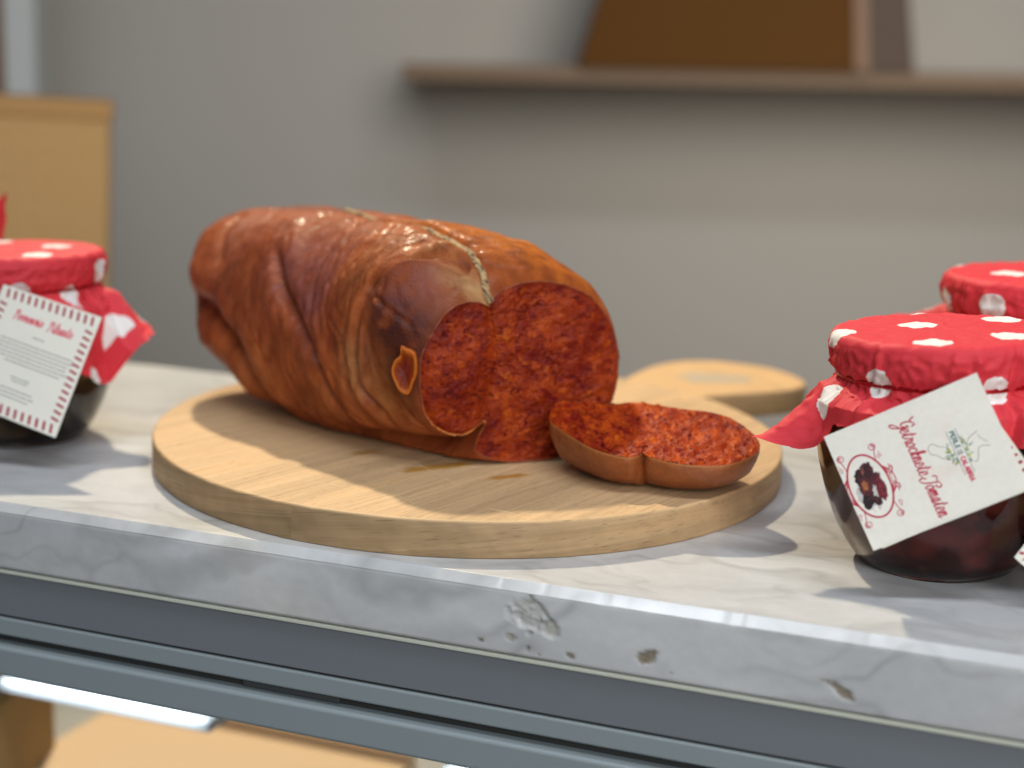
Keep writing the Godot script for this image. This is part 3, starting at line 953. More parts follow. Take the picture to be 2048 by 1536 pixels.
func sausage() -> void:
	var t := thing("cut_sausage", "thick reddish-brown cured sausage with one end cut off, tied with twine", "sausage")
	var ks := [0.0, 0.2, 0.5, 0.75, 0.88, 0.96, 0.985, 1.0]
	var W := smoothed(ks, [.0503, .0547, .0562, .0544, .0425, .0345, .022, .002])
	var H := smoothed(ks, [.0467, .0528, .0531, .0478, .0352, .0246, .015, .002])
	var Y := smoothed(ks, [.0609, .063, .0622, .0665, .0748, .082, .083, .083])
	var A := Vector3(0.023, 0, 0.0724)
	var B := Vector3(-0.1333, 0, -0.1086)
	var far_yaw := atan2(A.x - B.x, A.z - B.z)
	var rim := []
	for r in RIM:
		rim.append([deg_to_rad(r[0]), r[1] * 0.001])
	var dent := PackedFloat32Array()
	dent.resize(NS * NT)
	var pi2 := TAU
	# the folds where the bladder was tied and dried: (s, theta)
	carve(dent, [Vector2(.54, 2.40), Vector2(.475, 2.635), Vector2(.442, 2.784), Vector2(.395, 2.915), Vector2(.345, 3.081), Vector2(.305, pi2 - 3.028), Vector2(.283, pi2 - 2.845), Vector2(.255, pi2 - 2.662), Vector2(.23, pi2 - 2.452), Vector2(.205, pi2 - 2.2)], 0.0042, 0.0030)
	carve(dent, [Vector2(.02, 2.06), Vector2(.05, 2.2), Vector2(.078, 2.33), Vector2(.11, 2.496), Vector2(.13, 2.653), Vector2(.14, 2.801), Vector2(.143, 2.993), Vector2(.145, pi2 - 3.081), Vector2(.14, pi2 - 2.941), Vector2(.12, pi2 - 2.793), Vector2(.10, pi2 - 2.66)], 0.0042, 0.0019, 0.45)
	carve(dent, [Vector2(.025, 2.0), Vector2(.06, 2.12), Vector2(.09, 2.28), Vector2(.12, 2.48), Vector2(.138, 2.66)], 0.0048, 0.0030, 0.35)
	carve(dent, [Vector2(.30, 2.15), Vector2(.298, 2.304), Vector2(.292, 2.496), Vector2(.288, 2.627), Vector2(.272, 2.836)], 0.0013, 0.0012, 0.6)
	carve(dent, [Vector2(.378, 2.26), Vector2(.355, 2.557), Vector2(.338, 2.784), Vector2(.315, 2.993)], 0.0008, 0.0012, 0.5)
	carve(dent, [Vector2(.802, 2.1), Vector2(.79, 2.234), Vector2(.758, 2.435), Vector2(.725, 2.609), Vector2(.698, 2.74)], 0.0015, 0.0030)
	carve(dent, [Vector2(.64, 2.0), Vector2(.60, 2.35), Vector2(.575, 2.7), Vector2(.54, 3.0)], 0.0008, 0.0022)
	carve(dent, [Vector2(.90, 3.40), Vector2(.80, 3.22), Vector2(.72, 3.17), Vector2(.69, pi2 - 3.08), Vector2(.66, pi2 - 2.985), Vector2(.61, pi2 - 2.897), Vector2(.578, pi2 - 2.766), Vector2(.555, pi2 - 2.6), Vector2(.54, pi2 - 2.3)], 0.0085, 0.0052, 0.3)
	carve(dent, [Vector2(.155, pi2 - 2.9), Vector2(.128, pi2 - 2.854), Vector2(.098, pi2 - 2.662), Vector2(.092, pi2 - 2.452), Vector2(.085, pi2 - 2.2)], 0.0016, 0.0018)
	carve(dent, [Vector2(.175, pi2 - 2.9), Vector2(.155, pi2 - 2.731), Vector2(.14, pi2 - 2.566), Vector2(.138, pi2 - 2.365), Vector2(.132, pi2 - 2.1)], 0.0014, 0.0016)
	carve(dent, [Vector2(.088, 2.662), Vector2(.035, 2.731), Vector2(.012, 2.775)], 0.0011, 0.0008, 0.6)
	carve(dent, [Vector2(.118, 2.557), Vector2(.085, 2.417), Vector2(.05, 2.278)], 0.0009, 0.0008, 0.6)
	carve(dent, [Vector2(.0, 2.05), Vector2(.022, 1.955), Vector2(.08, 1.859), Vector2(.135, 1.806), Vector2(.182, 1.772), Vector2(.25, 1.74), Vector2(.35, 1.70), Vector2(.5, 1.66)], 0.0030, 0.0026, 0.3)
	carve(dent, [Vector2(.0, 2.47), Vector2(.01, 2.34), Vector2(.02, 2.22), Vector2(.028, 2.10), Vector2(.04, 1.99)], 0.0028, 0.0014, 0.3)
	var rng := RandomNumberGenerator.new()
	rng.seed = 77
	for k in 116:   # small creases, most of them round the girth
		var s0 := rng.randf_range(0.03, 0.85) if k < 84 else rng.randf_range(0.03, 0.34)
		var q0 := rng.randf_range(1.5, 4.0) if k < 84 else rng.randf_range(2.3, 4.0)
		var l := rng.randf_range(0.2, 0.6) * (1.0 if k < 84 else 0.55)
		var skew := rng.randf_range(-0.07, -0.01)
		carve(dent, [Vector2(s0, q0), Vector2(s0 + skew * 0.5 + rng.randf_range(-.012, .012), q0 + l * 0.5), Vector2(s0 + skew, q0 + l)], rng.randf_range(0.00015, 0.0006), rng.randf_range(0.0006, 0.0013), 0.45)
	# patches of colour: s, theta, reach along, reach round, colour (linear), strength
	var patches := [[.030, 2.85, .045, .42, Color(.050, .014, .013), 1.0], [.035, 2.42, .03, .22, Color(.20, .06, .045), .7], [.02, 3.1, .03, .25, Color(.055, .014, .010), .9], [.43, 2.52, .10, .36, Color(.19, .058, .046), .9], [.33, 2.75, .05, .42, Color(.175, .052, .042), .9], [.66, 2.7, .06, .4, Color(.17, .045, .022), .7], [.56, 2.95, .05, .3, Color(.19, .05, .022), .6],
		[.16, pi2 - 3.0, .05, .30, Color(.33, .150, .056), .7], [.07, pi2 - 2.85, .05, .35, Color(.27, .105, .034), .7], [.55, pi2 - 2.75, .14, .40, Color(.31, .105, .036), .6], [.30, pi2 - 2.6, .10, .4, Color(.29, .095, .03), .6], [.2, 2.45, .06, .35, Color(.27, .088, .03), .6],
		[.2, 1.1, .20, .70, Color(.44, .125, .012), .95], [.475, 2.03, .035, .16, Color(.24, .05, .008), .9], [.012, 2.16, .018, .13, Color(.46, .27, .12), .95], [.8, 2.6, .14, .5, Color(.30, .085, .035), .6], [.72, 2.35, .05, .3, Color(.24, .09, .06), .5], [.09, 2.05, .04, .2, Color(.36, .14, .045), .7], [.10, 2.7, .02, .6, Color(.27, .10, .05), .5]]
	var C := PackedColorArray()
	body.resize(NS * NT)
	C.resize(NS * NT)
	var out := Vector3(cos(CUT_YAW), 0, -sin(CUT_YAW))
	for i in NS:
		var s := float(i) / (NS - 1)
		var k := smoothstep(0.0, 0.4, s)
		var yaw := lerpf(CUT_YAW, far_yaw, k)
		var e1 := Vector3(cos(yaw), 0, -sin(yaw))
		var axis := A.lerp(B, s)
		var round_open := sqrt(1.0 - pow(1.0 - clampf(s / 0.1, 0, 1), 2.0))
		var near := []
		for p in patches:
			if absf(s - p[0]) < p[2] * 2.4:
				near.append(p)
		for j in NT:
			var q := TAU * j / NT
			var sq := q if q <= PI else q - TAU
			var c := cos(q)
			var sn := sin(q)
			var r := pow(pow(absf(c) / W[i], 2.3) + pow(absf(sn) / H[i], 2.3), -1.0 / 2.3)
			var id := i * NT + j
			var dd := dent[id]
			var bulge := 0.0115 * exp(-pow((s - 0.052) / 0.042, 2)) * exp(-pow((q - 2.66) / 0.50, 2))
			var lump := 0.0024 * n1.get_noise_3d(s * 7.0, c * 1.3, sn * 1.3)
			var hoop := 0.0005 * n3.get_noise_3d(s * 26.0 + c * 1.6, c * 1.1 + 4.0, sn * 1.1)
			var fine := 0.00014 * n1.get_noise_3d(s * 95.0, c * 16.0, sn * 16.0)
			r += (dd + bulge + lump + hoop + fine) * smoothstep(1.0, 0.93, s)
			var p := axis + e1 * (r * c) + Vector3(0, Y[i] + r * sn, 0)
			var cleft := exp(-pow((sq + 2.26) / 0.17, 2))
			var open := lerpf(round_open, smoothstep(-0.02, 0.42, s) * round_open, cleft)
			if open < 1.0:
				var rr := table(rim, sq) + (dd * 0.25 + fine) * smoothstep(0.0, 0.02, s)
				p = (cut_mid + out * (rr * c) + Vector3(0, rr * sn, 0) - Vector3(sin(CUT_YAW), 0, cos(CUT_YAW)) * (s * 0.235 * 0.6)).lerp(p, open)
			var low := BOARD_TOP + 0.0002
			if p.y < low + 0.004:
				p.y = low + maxf(0.0, pow(maxf(0.0, (p.y - low + 0.004) / 0.008), 2.0) * 0.004)
			body[id] = p
			# colour: skin dried to rust, mauve and tan
			var b1 := n1.get_noise_3d(s * 9.0 + 3.0, c * 1.6, sn * 1.6)
			var b2 := n1.get_noise_3d(s * 40.0, c * 5.0, sn * 5.0)
			var stripe := n1.get_noise_3d(s * 60.0 + c * 2.0, c * 2.2, sn * 2.2 + 9.0)
			var col := Color(.215, .043, .015).lerp(Color(.30, .072, .021), clampf(0.5 + b1 * 1.3, 0, 1))
			col = col.lerp(Color(.13, .030, .014), clampf(-b1 * 1.6 - 0.12, 0, 0.55))
			for p2 in near:
				var dq := wrapf(q - p2[1], -PI, PI)
				var a: float = exp(-pow((s - p2[0]) / p2[2], 2) - pow(dq / p2[3], 2)) * p2[5] * clampf(1.0 + b2 * 1.2, 0.2, 1.3)
				col = col.lerp(p2[4], clampf(a, 0, 1))
			var tone := 1.04 + 0.22 * stripe + 0.30 * b2
			var speck := clampf(n2.get_noise_3d(p.x * 520.0, p.y * 520.0, p.z * 520.0) * 3.0 - 1.6, 0, 1)
			col = col * tone
			col = col.lerp(Color(.05, .016, .010), speck * 0.7)
			C[id] = Color(col.r, col.g, col.b)
	var skin := vmat(0.50)
	skin.metallic_specular = 0.19
	skin.clearcoat_enabled = true
	skin.clearcoat = 0.08
	skin.clearcoat_roughness = 0.15
	bumpy(skin, noise_tex(0.03, 61, 512, true), 0.04, 24.0)
	part("casing", grid(body, NS, NT, true, false, C), skin, t)

	# the cut face
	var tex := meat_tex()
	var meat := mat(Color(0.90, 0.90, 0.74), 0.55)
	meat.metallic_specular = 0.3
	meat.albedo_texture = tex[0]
	meat.vertex_color_use_as_albedo = true
	bumpy(meat, tex[1], 0.085, 0.0)
	var nr := 110
	var face := PackedVector3Array()
	var fc := PackedColorArray()
	var fuv := PackedVector2Array()
	var toward := Vector3(sin(CUT_YAW), 0, cos(CUT_YAW))
	var seam := [Vector2(-.0175, .036), Vector2(-.0169, .0321), Vector2(-.0154, .0227), Vector2(-.0138, .0125), Vector2(-.0137, .0022), Vector2(-.0158, -.0057), Vector2(-.0173, -.0112), Vector2(-.019, -.018)]
	for i in nr:
		var f := float(i) / (nr - 1)
		for j in NT:
			var q := TAU * j / NT
			var rimp := body[j]
			var rel := rimp - cut_mid
			var u := rel.dot(out) * f
			var y := rel.y * f
			var edge := smoothstep(1.0, 0.93, f)
			var d := edge * (0.0009 * n1.get_noise_3d(u * 130.0, y * 130.0, 2.0) + 0.0004 * n1.get_noise_3d(u * 420.0, y * 420.0, 5.0)) - edge * 0.0006
			d += edge * 0.002 * n1.get_noise_3d(u * 25.0, y * 25.0, 8.0)
			d += edge * (0.0032 * exp(-(pow(u + 0.032, 2) + pow(y + 0.003, 2)) / 0.00042) + 0.0026 * exp(-(pow(u - 0.014, 2) + pow(y, 2)) / 0.0012))
			var pit := clampf(n2.get_noise_3d(u * 330.0, y * 420.0, 14.0) * 3.0 - 1.5, 0, 1) * edge
			d -= pit * 0.0016
			var near_seam := 1.0
			for k in seam.size() - 1:
				var a: Vector2 = seam[k]
				var b: Vector2 = seam[k + 1]
				var tt := clampf((Vector2(u, y) - a).dot(b - a) / (b - a).length_squared(), 0, 1)
				near_seam = minf(near_seam, Vector2(u, y).distance_to(a + (b - a) * tt))
			var sm := exp(-pow(near_seam / 0.0007, 2))
			d -= sm * 0.0011 + 0.0012 * exp(-pow(near_seam / 0.003, 2))
			face.append(cut_mid + out * u + Vector3(0, y, 0) + toward * d)
			var left := smoothstep(-0.012, -0.019, u)
			var c := Color(1, 1, 1).lerp(Color(0.86, 0.74, 0.80), left)
			c = c.lerp(Color(0.62, 0.42, 0.45), smoothstep(0.80, 1.0, f) * 0.40 * clampf(0.6 + n1.get_noise_2d(u * 60.0, y * 60.0), 0, 1))
			c = c.lerp(Color(1.3, 1.25, 1.0), sm * 0.5)
			fc.append(c)
			fuv.append(Vector2(u, -y) / 0.11 + Vector2(0.5, 0.5))
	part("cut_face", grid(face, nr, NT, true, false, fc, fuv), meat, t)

	# the casing's cut edge: a thin lip, torn here and there
	var lip := PackedVector3Array()
	var lc := PackedColorArray()
	for i in 5:
		for j in NT:
			var q := TAU * j / NT
			var p := body[j]
			var rad := (p - cut_mid)
			rad = (rad - toward * rad.dot(toward)).normalized()
			var frill := maxf(0.0, n1.get_noise_2d(cos(q) * 9.0, sin(q) * 9.0)) * 0.0009
			if q > 3.5 and q < 4.05:
				frill += 0.0014 * maxf(0.0, n1.get_noise_2d(q * 22.0, 3.0) + 0.35)
			var prof: Vector2 = [Vector2(-0.0002, 0.0001), Vector2(0.0001, 0.00025), Vector2(0.0004, 0.0001), Vector2(0.0004, -0.0003), Vector2(0.0001, -0.0009)][i]
			lip.append(p + rad * (prof.x + (frill * 0.6 if i == 1 or i == 2 else 0.0)) + toward * (prof.y + (frill if i == 1 or i == 2 else 0.0)))
			var v := 1.0 + 0.4 * n1.get_noise_2d(q * 14.0, 1.0)
			var worn := smoothstep(3.3, 3.6, q) * smoothstep(4.2, 4.0, q)
			lc.append(Color(.24 * v, .055 * v, .016 * v).lerp(Color(.50 * v, .15 * v, .03 * v), worn))
	part("casing_edge", grid(lip, 5, NT, true, false, lc), vmat(0.4), t)

	# twine sunk in the groove along the top
	var line: Array = spline([Vector2(.0, 2.04), Vector2(.022, 1.955), Vector2(.08, 1.859), Vector2(.135, 1.806), Vector2(.182, 1.772), Vector2(.25, 1.74), Vector2(.35, 1.70), Vector2(.48, 1.66), Vector2(.54, 1.60)], 24)
	var mid := PackedVector3Array()
	for q: Vector2 in line:
		mid.append(skin_point(q.x, q.y) + Vector3(0, 0.0004, 0))
	var string := Node3D.new()
	string.name = "twine"
	t.add_child(string)
	var fibre := vmat(0.8)
	for s in 3:
		var path := PackedVector3Array()
		for i in mid.size():
			var d := (mid[mini(i + 1, mid.size() - 1)] - mid[maxi(i - 1, 0)]).normalized()
			var side := d.cross(Vector3.UP).normalized()
			var ang := i * 0.62 + TAU * s / 3.0
			path.append(mid[i] + side * cos(ang) * 0.0008 + side.cross(d) * sin(ang) * 0.0008)
		var m := tube(path, 0.0009, 8)
		var a := m.surface_get_arrays(0)
		var cc := PackedColorArray()
		for p: Vector3 in a[Mesh.ARRAY_VERTEX]:
			var dirt := clampf(n1.get_noise_3d(p.x * 500.0, p.y * 500.0, p.z * 500.0) * 2.4 + 0.15, 0, 1)
			cc.append(Color(.52, .36, .17).lerp(Color(.07, .035, .03), dirt))
		a[Mesh.ARRAY_COLOR] = cc
		m = ArrayMesh.new()
		m.add_surface_from_arrays(Mesh.PRIMITIVE_TRIANGLES, a)
		part("strand", m, fibre, string)

	# a drop-shaped flap of casing that hangs beside the cut
	var drop := [Vector3(-.0302, .0594, .0963), Vector3(-.0292, .0639, .0954), Vector3(-.0267, .0666, .0949), Vector3(-.0264, .0703, .0941), Vector3(-.0245, .0696, .0943), Vector3(-.0205, .0675, .0946), Vector3(-.0196, .0597, .0962), Vector3(-.0212, .0545, .0973), Vector3(-.0228, .0504, .0981), Vector3(-.0258, .0508, .098), Vector3(-.0282, .0543, .0973)]
	var ring: Array = spline(drop, 6, true)
	var heart := Vector3(-.0248, .0588, .0955)
	var fp := PackedVector3Array()
	var fcol := PackedColorArray()
	for i in 9:
		for j in ring.size():
			var r: Vector3 = ring[j]
			var f: float = [0.0, 0.35, 0.7, 0.86, 0.94, 1.0, 1.0, 0.9, 0.5][i]
			var z: float = [0.0002, 0.0, 0.0004, 0.0010, 0.0013, 0.0007, -0.0008, -0.0022, -0.0040][i]
			var p := heart + (r - heart) * f + Vector3(-0.25, 0.1, 1).normalized() * (z + 0.0007 * n1.get_noise_2d(r.x * f * 420.0, r.y * f * 420.0 + i * 0.2))
			fp.append(p)
			fcol.append(Color(.13, .013, .005).lerp(Color(.46, .115, .012), smoothstep(0.6, 0.94, f) if i < 7 else 1.0))
	var flap_skin := vmat(0.42)
	flap_skin.metallic_specular = 0.28
	part("casing_flap", grid(fp, 9, ring.size(), true, true, fcol), flap_skin, t)


func skin_point(s: float, q: float) -> Vector3:
	return body[clampi(int(round(s * (NS - 1))), 0, NS - 1) * NT + posmod(int(round(q / TAU * NT)), NT)]


func slice() -> void:
	var t := thing("sausage_slice", "thick slice cut from the sausage, lying cut side up on the board", "sausage slice")
	var pts := [Vector3(37.4, 39.8, 88.2), Vector3(38.8, 42.6, 74.9), Vector3(42.6, 44.0, 68.6), Vector3(55, 43.9, 68.6), Vector3(63.2, 43.6, 69.5), Vector3(76.5, 44.2, 67.2), Vector3(95.4, 43.2, 72.3), Vector3(113.3, 41.8, 77.0), Vector3(123.0, 38.7, 93.6), Vector3(125.0, 35.4, 109.4), Vector3(116.7, 32.8, 121.2), Vector3(105.0, 31.5, 127.2), Vector3(90.7, 31.6, 126.9), Vector3(82.3, 32.3, 123.6), Vector3(77.4, 33.0, 120.6), Vector3(75.2, 33.5, 117.6), Vector3(73.0, 33.0, 120.2), Vector3(67.9, 32.6, 121.9), Vector3(56.5, 33.9, 116.1), Vector3(47.9, 36.0, 105.8), Vector3(41.0, 38.3, 95.1)]
	var rim: Array = spline(pts, 18, true)
	var n := rim.size()
	var mid := Vector3(82, 37.2, 97) * 0.001
	var foot := Vector3(85.5, BOARD_TOP * 1000.0, 84) * 0.001
	for i in n:
		rim[i] = (rim[i] - Vector3(0, 1.0, 0)) * 0.001
	var P := PackedVector3Array()
	var C := PackedColorArray()
	var rows := 44
	for i in rows:
		var f := float(i) / (rows - 1)
		for j in n:
			var r: Vector3 = rim[j]
			var to := r - mid
			var base := foot + Vector3(to.x * (0.44 if to.x > 0.0 else 0.60), 0, to.z * 0.52)
			var a := f * PI / 2
			var p := Vector3(lerpf(base.x, r.x, pow(cos(a), 0.85)), lerpf(r.y, BOARD_TOP, sin(a * 0.97) if f < 1.0 else 1.0), lerpf(base.z, r.z, pow(cos(a), 0.75)))
			var ang := atan2(to.z, to.x)
			# the groove between the two lobes runs down the side from the notch
			var gx := p.x - lerpf(0.0752, 0.0710, f)
			var g := exp(-pow(gx / 0.0019, 2)) * smoothstep(0.0, 0.03, p.z - 0.085)
			var side := Vector3(to.x, 0, to.z).normalized()
			p -= side * g * 0.0020 * (1.0 - f * 0.3)
			p += side * (0.0006 * n1.get_noise_3d(p.x * 90.0, p.y * 140.0, p.z * 90.0) + 0.0002 * n1.get_noise_3d(p.x * 500.0, p.y * 300.0, p.z * 500.0)) * smoothstep(0.0, 0.1, f)
			p.y = maxf(p.y, BOARD_TOP + 0.0001)
			P.append(p)
			var v := 1.0 + 0.22 * n1.get_noise_3d(p.x * 70.0, p.y * 200.0, p.z * 70.0) + 0.14 * n1.get_noise_3d(p.x * 400.0, p.y * 400.0, p.z * 400.0)
			var c := Color(.29, .082, .022).lerp(Color(.25, .062, .015), smoothstep(0.3, 1.0, f)) * v
			if f < 0.03:
				c = Color(.42, .15, .04)
			C.append(Color(c.r, c.g, c.b))
	var skin := vmat(0.45)
	bumpy(skin, noise_tex(0.035, 61, 512, true), 0.02, 34.0)
	var casing_mesh := grid(P, rows, n, true, true, C)
	part("casing", casing_mesh, skin, t)
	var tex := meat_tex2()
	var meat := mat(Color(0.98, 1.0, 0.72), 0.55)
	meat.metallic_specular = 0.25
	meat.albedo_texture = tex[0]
	meat.vertex_color_use_as_albedo = true
	bumpy(meat, tex[1], 0.085, 0.0)
	var F := PackedVector3Array()
	var fc := PackedColorArray()
	var uv := PackedVector2Array()
	var nr := 90
	for i in nr:
		var f := float(i) / (nr - 1)
		for j in n:
			var r: Vector3 = rim[j]
			var p := mid + (r - mid) * f
			var edge := smoothstep(1.0, 0.95, f)
			var back := smoothstep(0.085, 0.068, p.z)
			var d := edge * (0.0014 * n1.get_noise_3d(p.x * 110.0, p.z * 110.0, 12.0) + 0.0005 * n1.get_noise_3d(p.x * 380.0, p.z * 380.0, 15.0)) + 0.0006 * (1.0 - edge) * n1.get_noise_2d(p.x * 300.0, p.z * 300.0)
			d += back * 0.0012 * maxf(0.0, n1.get_noise_3d(p.x * 260.0, p.z * 260.0, 3.0))
			var pit := clampf(n2.get_noise_3d(p.x * 300.0, p.z * 420.0, 34.0) * 3.0 - 1.4, 0, 1) * edge
			d -= pit * 0.0015
			F.append(p + Vector3(0, 0.978, 0.208) * d)
			var c := Color(1.08, 1.17, 0.95)
			c = c.lerp(Color(0.72, 0.5, 0.5), smoothstep(0.86, 1.0, f) * 0.4)
			fc.append(c)
			uv.append(Vector2(p.z * 0.7, p.x * 0.95) / 0.11)
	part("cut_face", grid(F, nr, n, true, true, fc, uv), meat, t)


var meat_cache := []
func meat_tex2() -> Array:
	if meat_cache.is_empty():
		meat_cache = meat_tex()
	return meat_cache


# ------------------------------------------------------------------ jars under red paper

const GLASS := [[0.0006, 0.0012], [0.02, 0.0014], [0.0262, 0.0006], [0.0283, 0.0], [0.0298, 0.0005], [0.0306, 0.0018], [0.0338, 0.0052], [0.0383, 0.0128], [0.0418, 0.021], [0.0446, 0.030], [0.0468, 0.040], [0.0481, 0.049], [0.0485, 0.055], [0.0481, 0.0605], [0.0462, 0.0655], [0.0428, 0.0700], [0.0395, 0.0730], [0.0382, 0.0755], [0.0382, 0.079], [0.0006, 0.0792]]
var paper_red: StandardMaterial3D
var glass: StandardMaterial3D
var cord_red: StandardMaterial3D


func jar(called: String, label: String, at: Vector3, lean: Vector3, turn: float, fill: int, tips: Array, seed_: int) -> Node3D:
	var t := thing(called, label, "jar", at, "jars under red dotted paper covers")
	t.rotation = lean
	if glass == null:
		glass = mat(Color(0.97, 1.0, 0.97, 0.0), 0.03)
		glass.refraction_enabled = true
		glass.refraction_scale = 0.05
		paper_red = vmat(0.62)
		paper_red.metallic_specular = 0.35
		paper_red.albedo_texture = dots_tex()
		bumpy(paper_red, noise_tex(0.02, 71, 512, true), 0.02, 0.0)
		cord_red = mat(lin(0.45, 0.012, 0.02), 0.25, 0.7)
	var prof := spline(GLASS.map(func(p): return Vector2(p[0], p[1])), 4).map(func(p): return [maxf(p.x, 0.0003), p.y])
	part("glass", lathe(prof, 128), glass, t)
	# what is in it, seen through the glass
	var P := PackedVector3Array()
	var C := PackedColorArray()
	var levels := []
	for p in prof:
		if p[1] > 0.0062 and p[0] > 0.02:
			levels.append([p[0] - 0.0017, p[1]])
	levels.push_front([levels[0][0] - 0.004, 0.0064])
	levels.push_front([0.0005, 0.0062])
	levels.append([0.0005, 0.0785])
	for l in levels:
		for j in 128:
			var a := TAU * j / 128.0
			var v := Vector3(cos(a) * l[0], l[1], sin(a) * l[0])
			P.append(v)
			var q := n1.get_noise_3d(v.x * 38.0 + seed_, v.y * 38.0, v.z * 38.0)
			var c := Color(.048, .010, .007).lerp(Color(.20, .030, .024), clampf(q * 2.2 + 0.25, 0, 1))
			if fill == 1:
				c = Color(.030, .013, .006).lerp(Color(.14, .07, .022), clampf(q * 2.5 - 0.1, 0, 1))
			elif n2.get_noise_3d(v.x * 26.0, v.y * 20.0, v.z * 26.0 + seed_) > 0.12:
				c = c.lerp(Color(.16, .055, .018), 0.6)
			C.append(c)
	var content := vmat(0.6)
	content.metallic_specular = 0.12
	part("preserve", grid(P, levels.size(), 128, true, false, C), content, t)

	# the cover: a square of paper over the lid, gathered under a cord
	var rng := RandomNumberGenerator.new()
	rng.seed = seed_
	var nt := 360
	var rho_top := 0.0395
	var drop := 0.0175
	var rc := 0.0398
	var pleats := []
	for i in 15:
		pleats.append([rng.randf() * TAU, rng.randf_range(0.018, 0.05), rng.randf_range(0.5, 1.4)])
	var rows := []
	for i in 18:
		rows.append(rho_top * i / 17.0)
	for i in 10:
		rows.append(rho_top + 0.0058 * (i + 1) / 10.0)
	for i in 14:
		rows.append(rho_top + 0.0058 + drop * (i + 1) / 14.0)
	for i in 40:
		rows.append(-1.0 - i / 39.0)
	var CP := PackedVector3Array()
	var CC := PackedColorArray()
	var CUV := PackedVector2Array()
	var rc0 := rho_top + 0.0058 + drop
	for i in rows.size():
		for j in nt:
			var a := TAU * j / nt
			var rho: float = rows[i]
			var skirt := 0.0
			var tipness := 0.0
			var curl_ := Vector3(0.35, 0.0, 0.0)
			var length := 0.0165 + 0.004 * n1.get_noise_2d(cos(a) * 2.0 + seed_, sin(a) * 2.0)
			for tip in tips:
				var w := wrapf(a - tip[0], -PI, PI)
				var f := exp(-pow(w / tip[2], 2))
				length += tip[1] * maxf(0.0, 1.0 - absf(w) / (tip[2] * 2.0)) * 1.0
				if f > tipness:
					tipness = f
					curl_ = Vector3(tip[3], tip[4], 0)
			if rho < -0.5:
				skirt = length * (-rho - 1.0)
				rho = rc0 + skirt
			var crumple := 0.0006 * n3.get_noise_3d(cos(a) * rho * 90.0 + seed_, sin(a) * rho * 90.0, rho * 20.0)
			var r := 0.0
			var y := 0.0
			var fold := 0.0
			for pl in pleats:
				var w2 := wrapf(a - pl[0] - (rho - rho_top) * 4.0, -PI, PI)
				fold += pl[2] * (exp(-pow(w2 / pl[1], 2)) - 0.5 * exp(-pow((w2 - pl[1] * 1.7) / pl[1], 2)))
			if rho <= rho_top:
				r = rho
				y = 0.0935 + crumple - 0.0006 * smoothstep(0.0, rho_top, rho)
			elif rho <= rho_top + 0.0058:
				var b := (rho - rho_top) / 0.0058 * PI / 2
				r = rho_top + 0.0037 * sin(b) + fold * 0.0006 * sin(b)
				y = 0.0929 - 0.0037 * (1.0 - cos(b)) + crumple
			elif skirt == 0.0:
				var b := (rho - rho_top - 0.0058) / drop
				r = 0.0432 - 0.0012 * b - 0.0022 * smoothstep(0.6, 1.0, b) + fold * 0.0012 * (1.0 - 0.4 * b) + crumple * 2.0
				y = 0.0892 - 0.0135 * b
			else:
				var f := skirt
				var flare := lerpf(0.42, curl_.x, tipness)
				var lift := lerpf(-0.9, curl_.y, tipness)
				var wave := fold * 0.0024 * smoothstep(0.0, 0.012, skirt) + 0.0022 * sin(a * 9.0 + seed_) * smoothstep(0.0, 0.014, skirt)
				r = rc + f * flare + wave + crumple * 2.5
				# a corner leaves the cord rising and falls off towards its tip
				y = 0.0757 + f * lift + tipness * (0.34 * f - 22.0 * f * f + 330.0 * f * f * f) * (1.0 if tips.size() else 0.0) + wave * 0.5
				if r < 0.0485 + 0.0012 and y < 0.068:
					r = 0.0497 + (r - 0.0497) * 0.1
				if r < 0.0475 and y < 0.074:
					y = lerpf(y, maxf(y, 0.0735), 0.5)
			CP.append(Vector3(cos(a) * r, y, sin(a) * r))
			var flat := Vector2(cos(a), sin(a)) * rho
			var v := 1.0 + 0.10 * n1.get_noise_2d(flat.x * 200.0, flat.y * 200.0)
			CC.append(Color(v, v, v))
			CUV.append((flat.rotated(turn) + Vector2(seed_ * 0.013, seed_ * 0.007)) / 0.28 + Vector2(0.5, 0.5))
	var cover := part("paper_cover", grid(CP, rows.size(), nt, true, true, CC, CUV), paper_red, t)
	cover.set_meta("label", "red paper cover with white dots")
	# the cord
	var ring := PackedVector3Array()
	for i in 361:
		var a := TAU * i / 180.0
		ring.append(Vector3(cos(a) * (rc + 0.0006), 0.0760 + 0.0011 * i / 360.0 + 0.0003 * sin(a * 3.0), sin(a) * (rc + 0.0006)))
	part("cord", tube(ring, 0.0007, 8), cord_red, t)
	return t


# Red paper printed with white dots; the picture covers 0.28 m square.
func dots_tex() -> ImageTexture:
	var im := Image.create(1024, 1024, false, Image.FORMAT_RGB8)
	im.fill(lin(0.66, 0.042, 0.055))
	var rng := RandomNumberGenerator.new()
	rng.seed = 12
	for i in 8:
		for k in 8:
			var p := Vector2((i + (0.5 if k % 2 else 0.0)) * 128.0 + rng.randf_range(-7, 7), k * 128.0 + 40.0 + rng.randf_range(-7, 7))
			for o in [Vector2.ZERO, Vector2(1024, 0), Vector2(-1024, 0)]:
				paint_blob(im, p + o, Vector2(28, 26), Color(0.90, 0.885, 0.865), rng.randf() * 3.0, 0.07, 0.03)
	return ImageTexture.create_from_image(im)


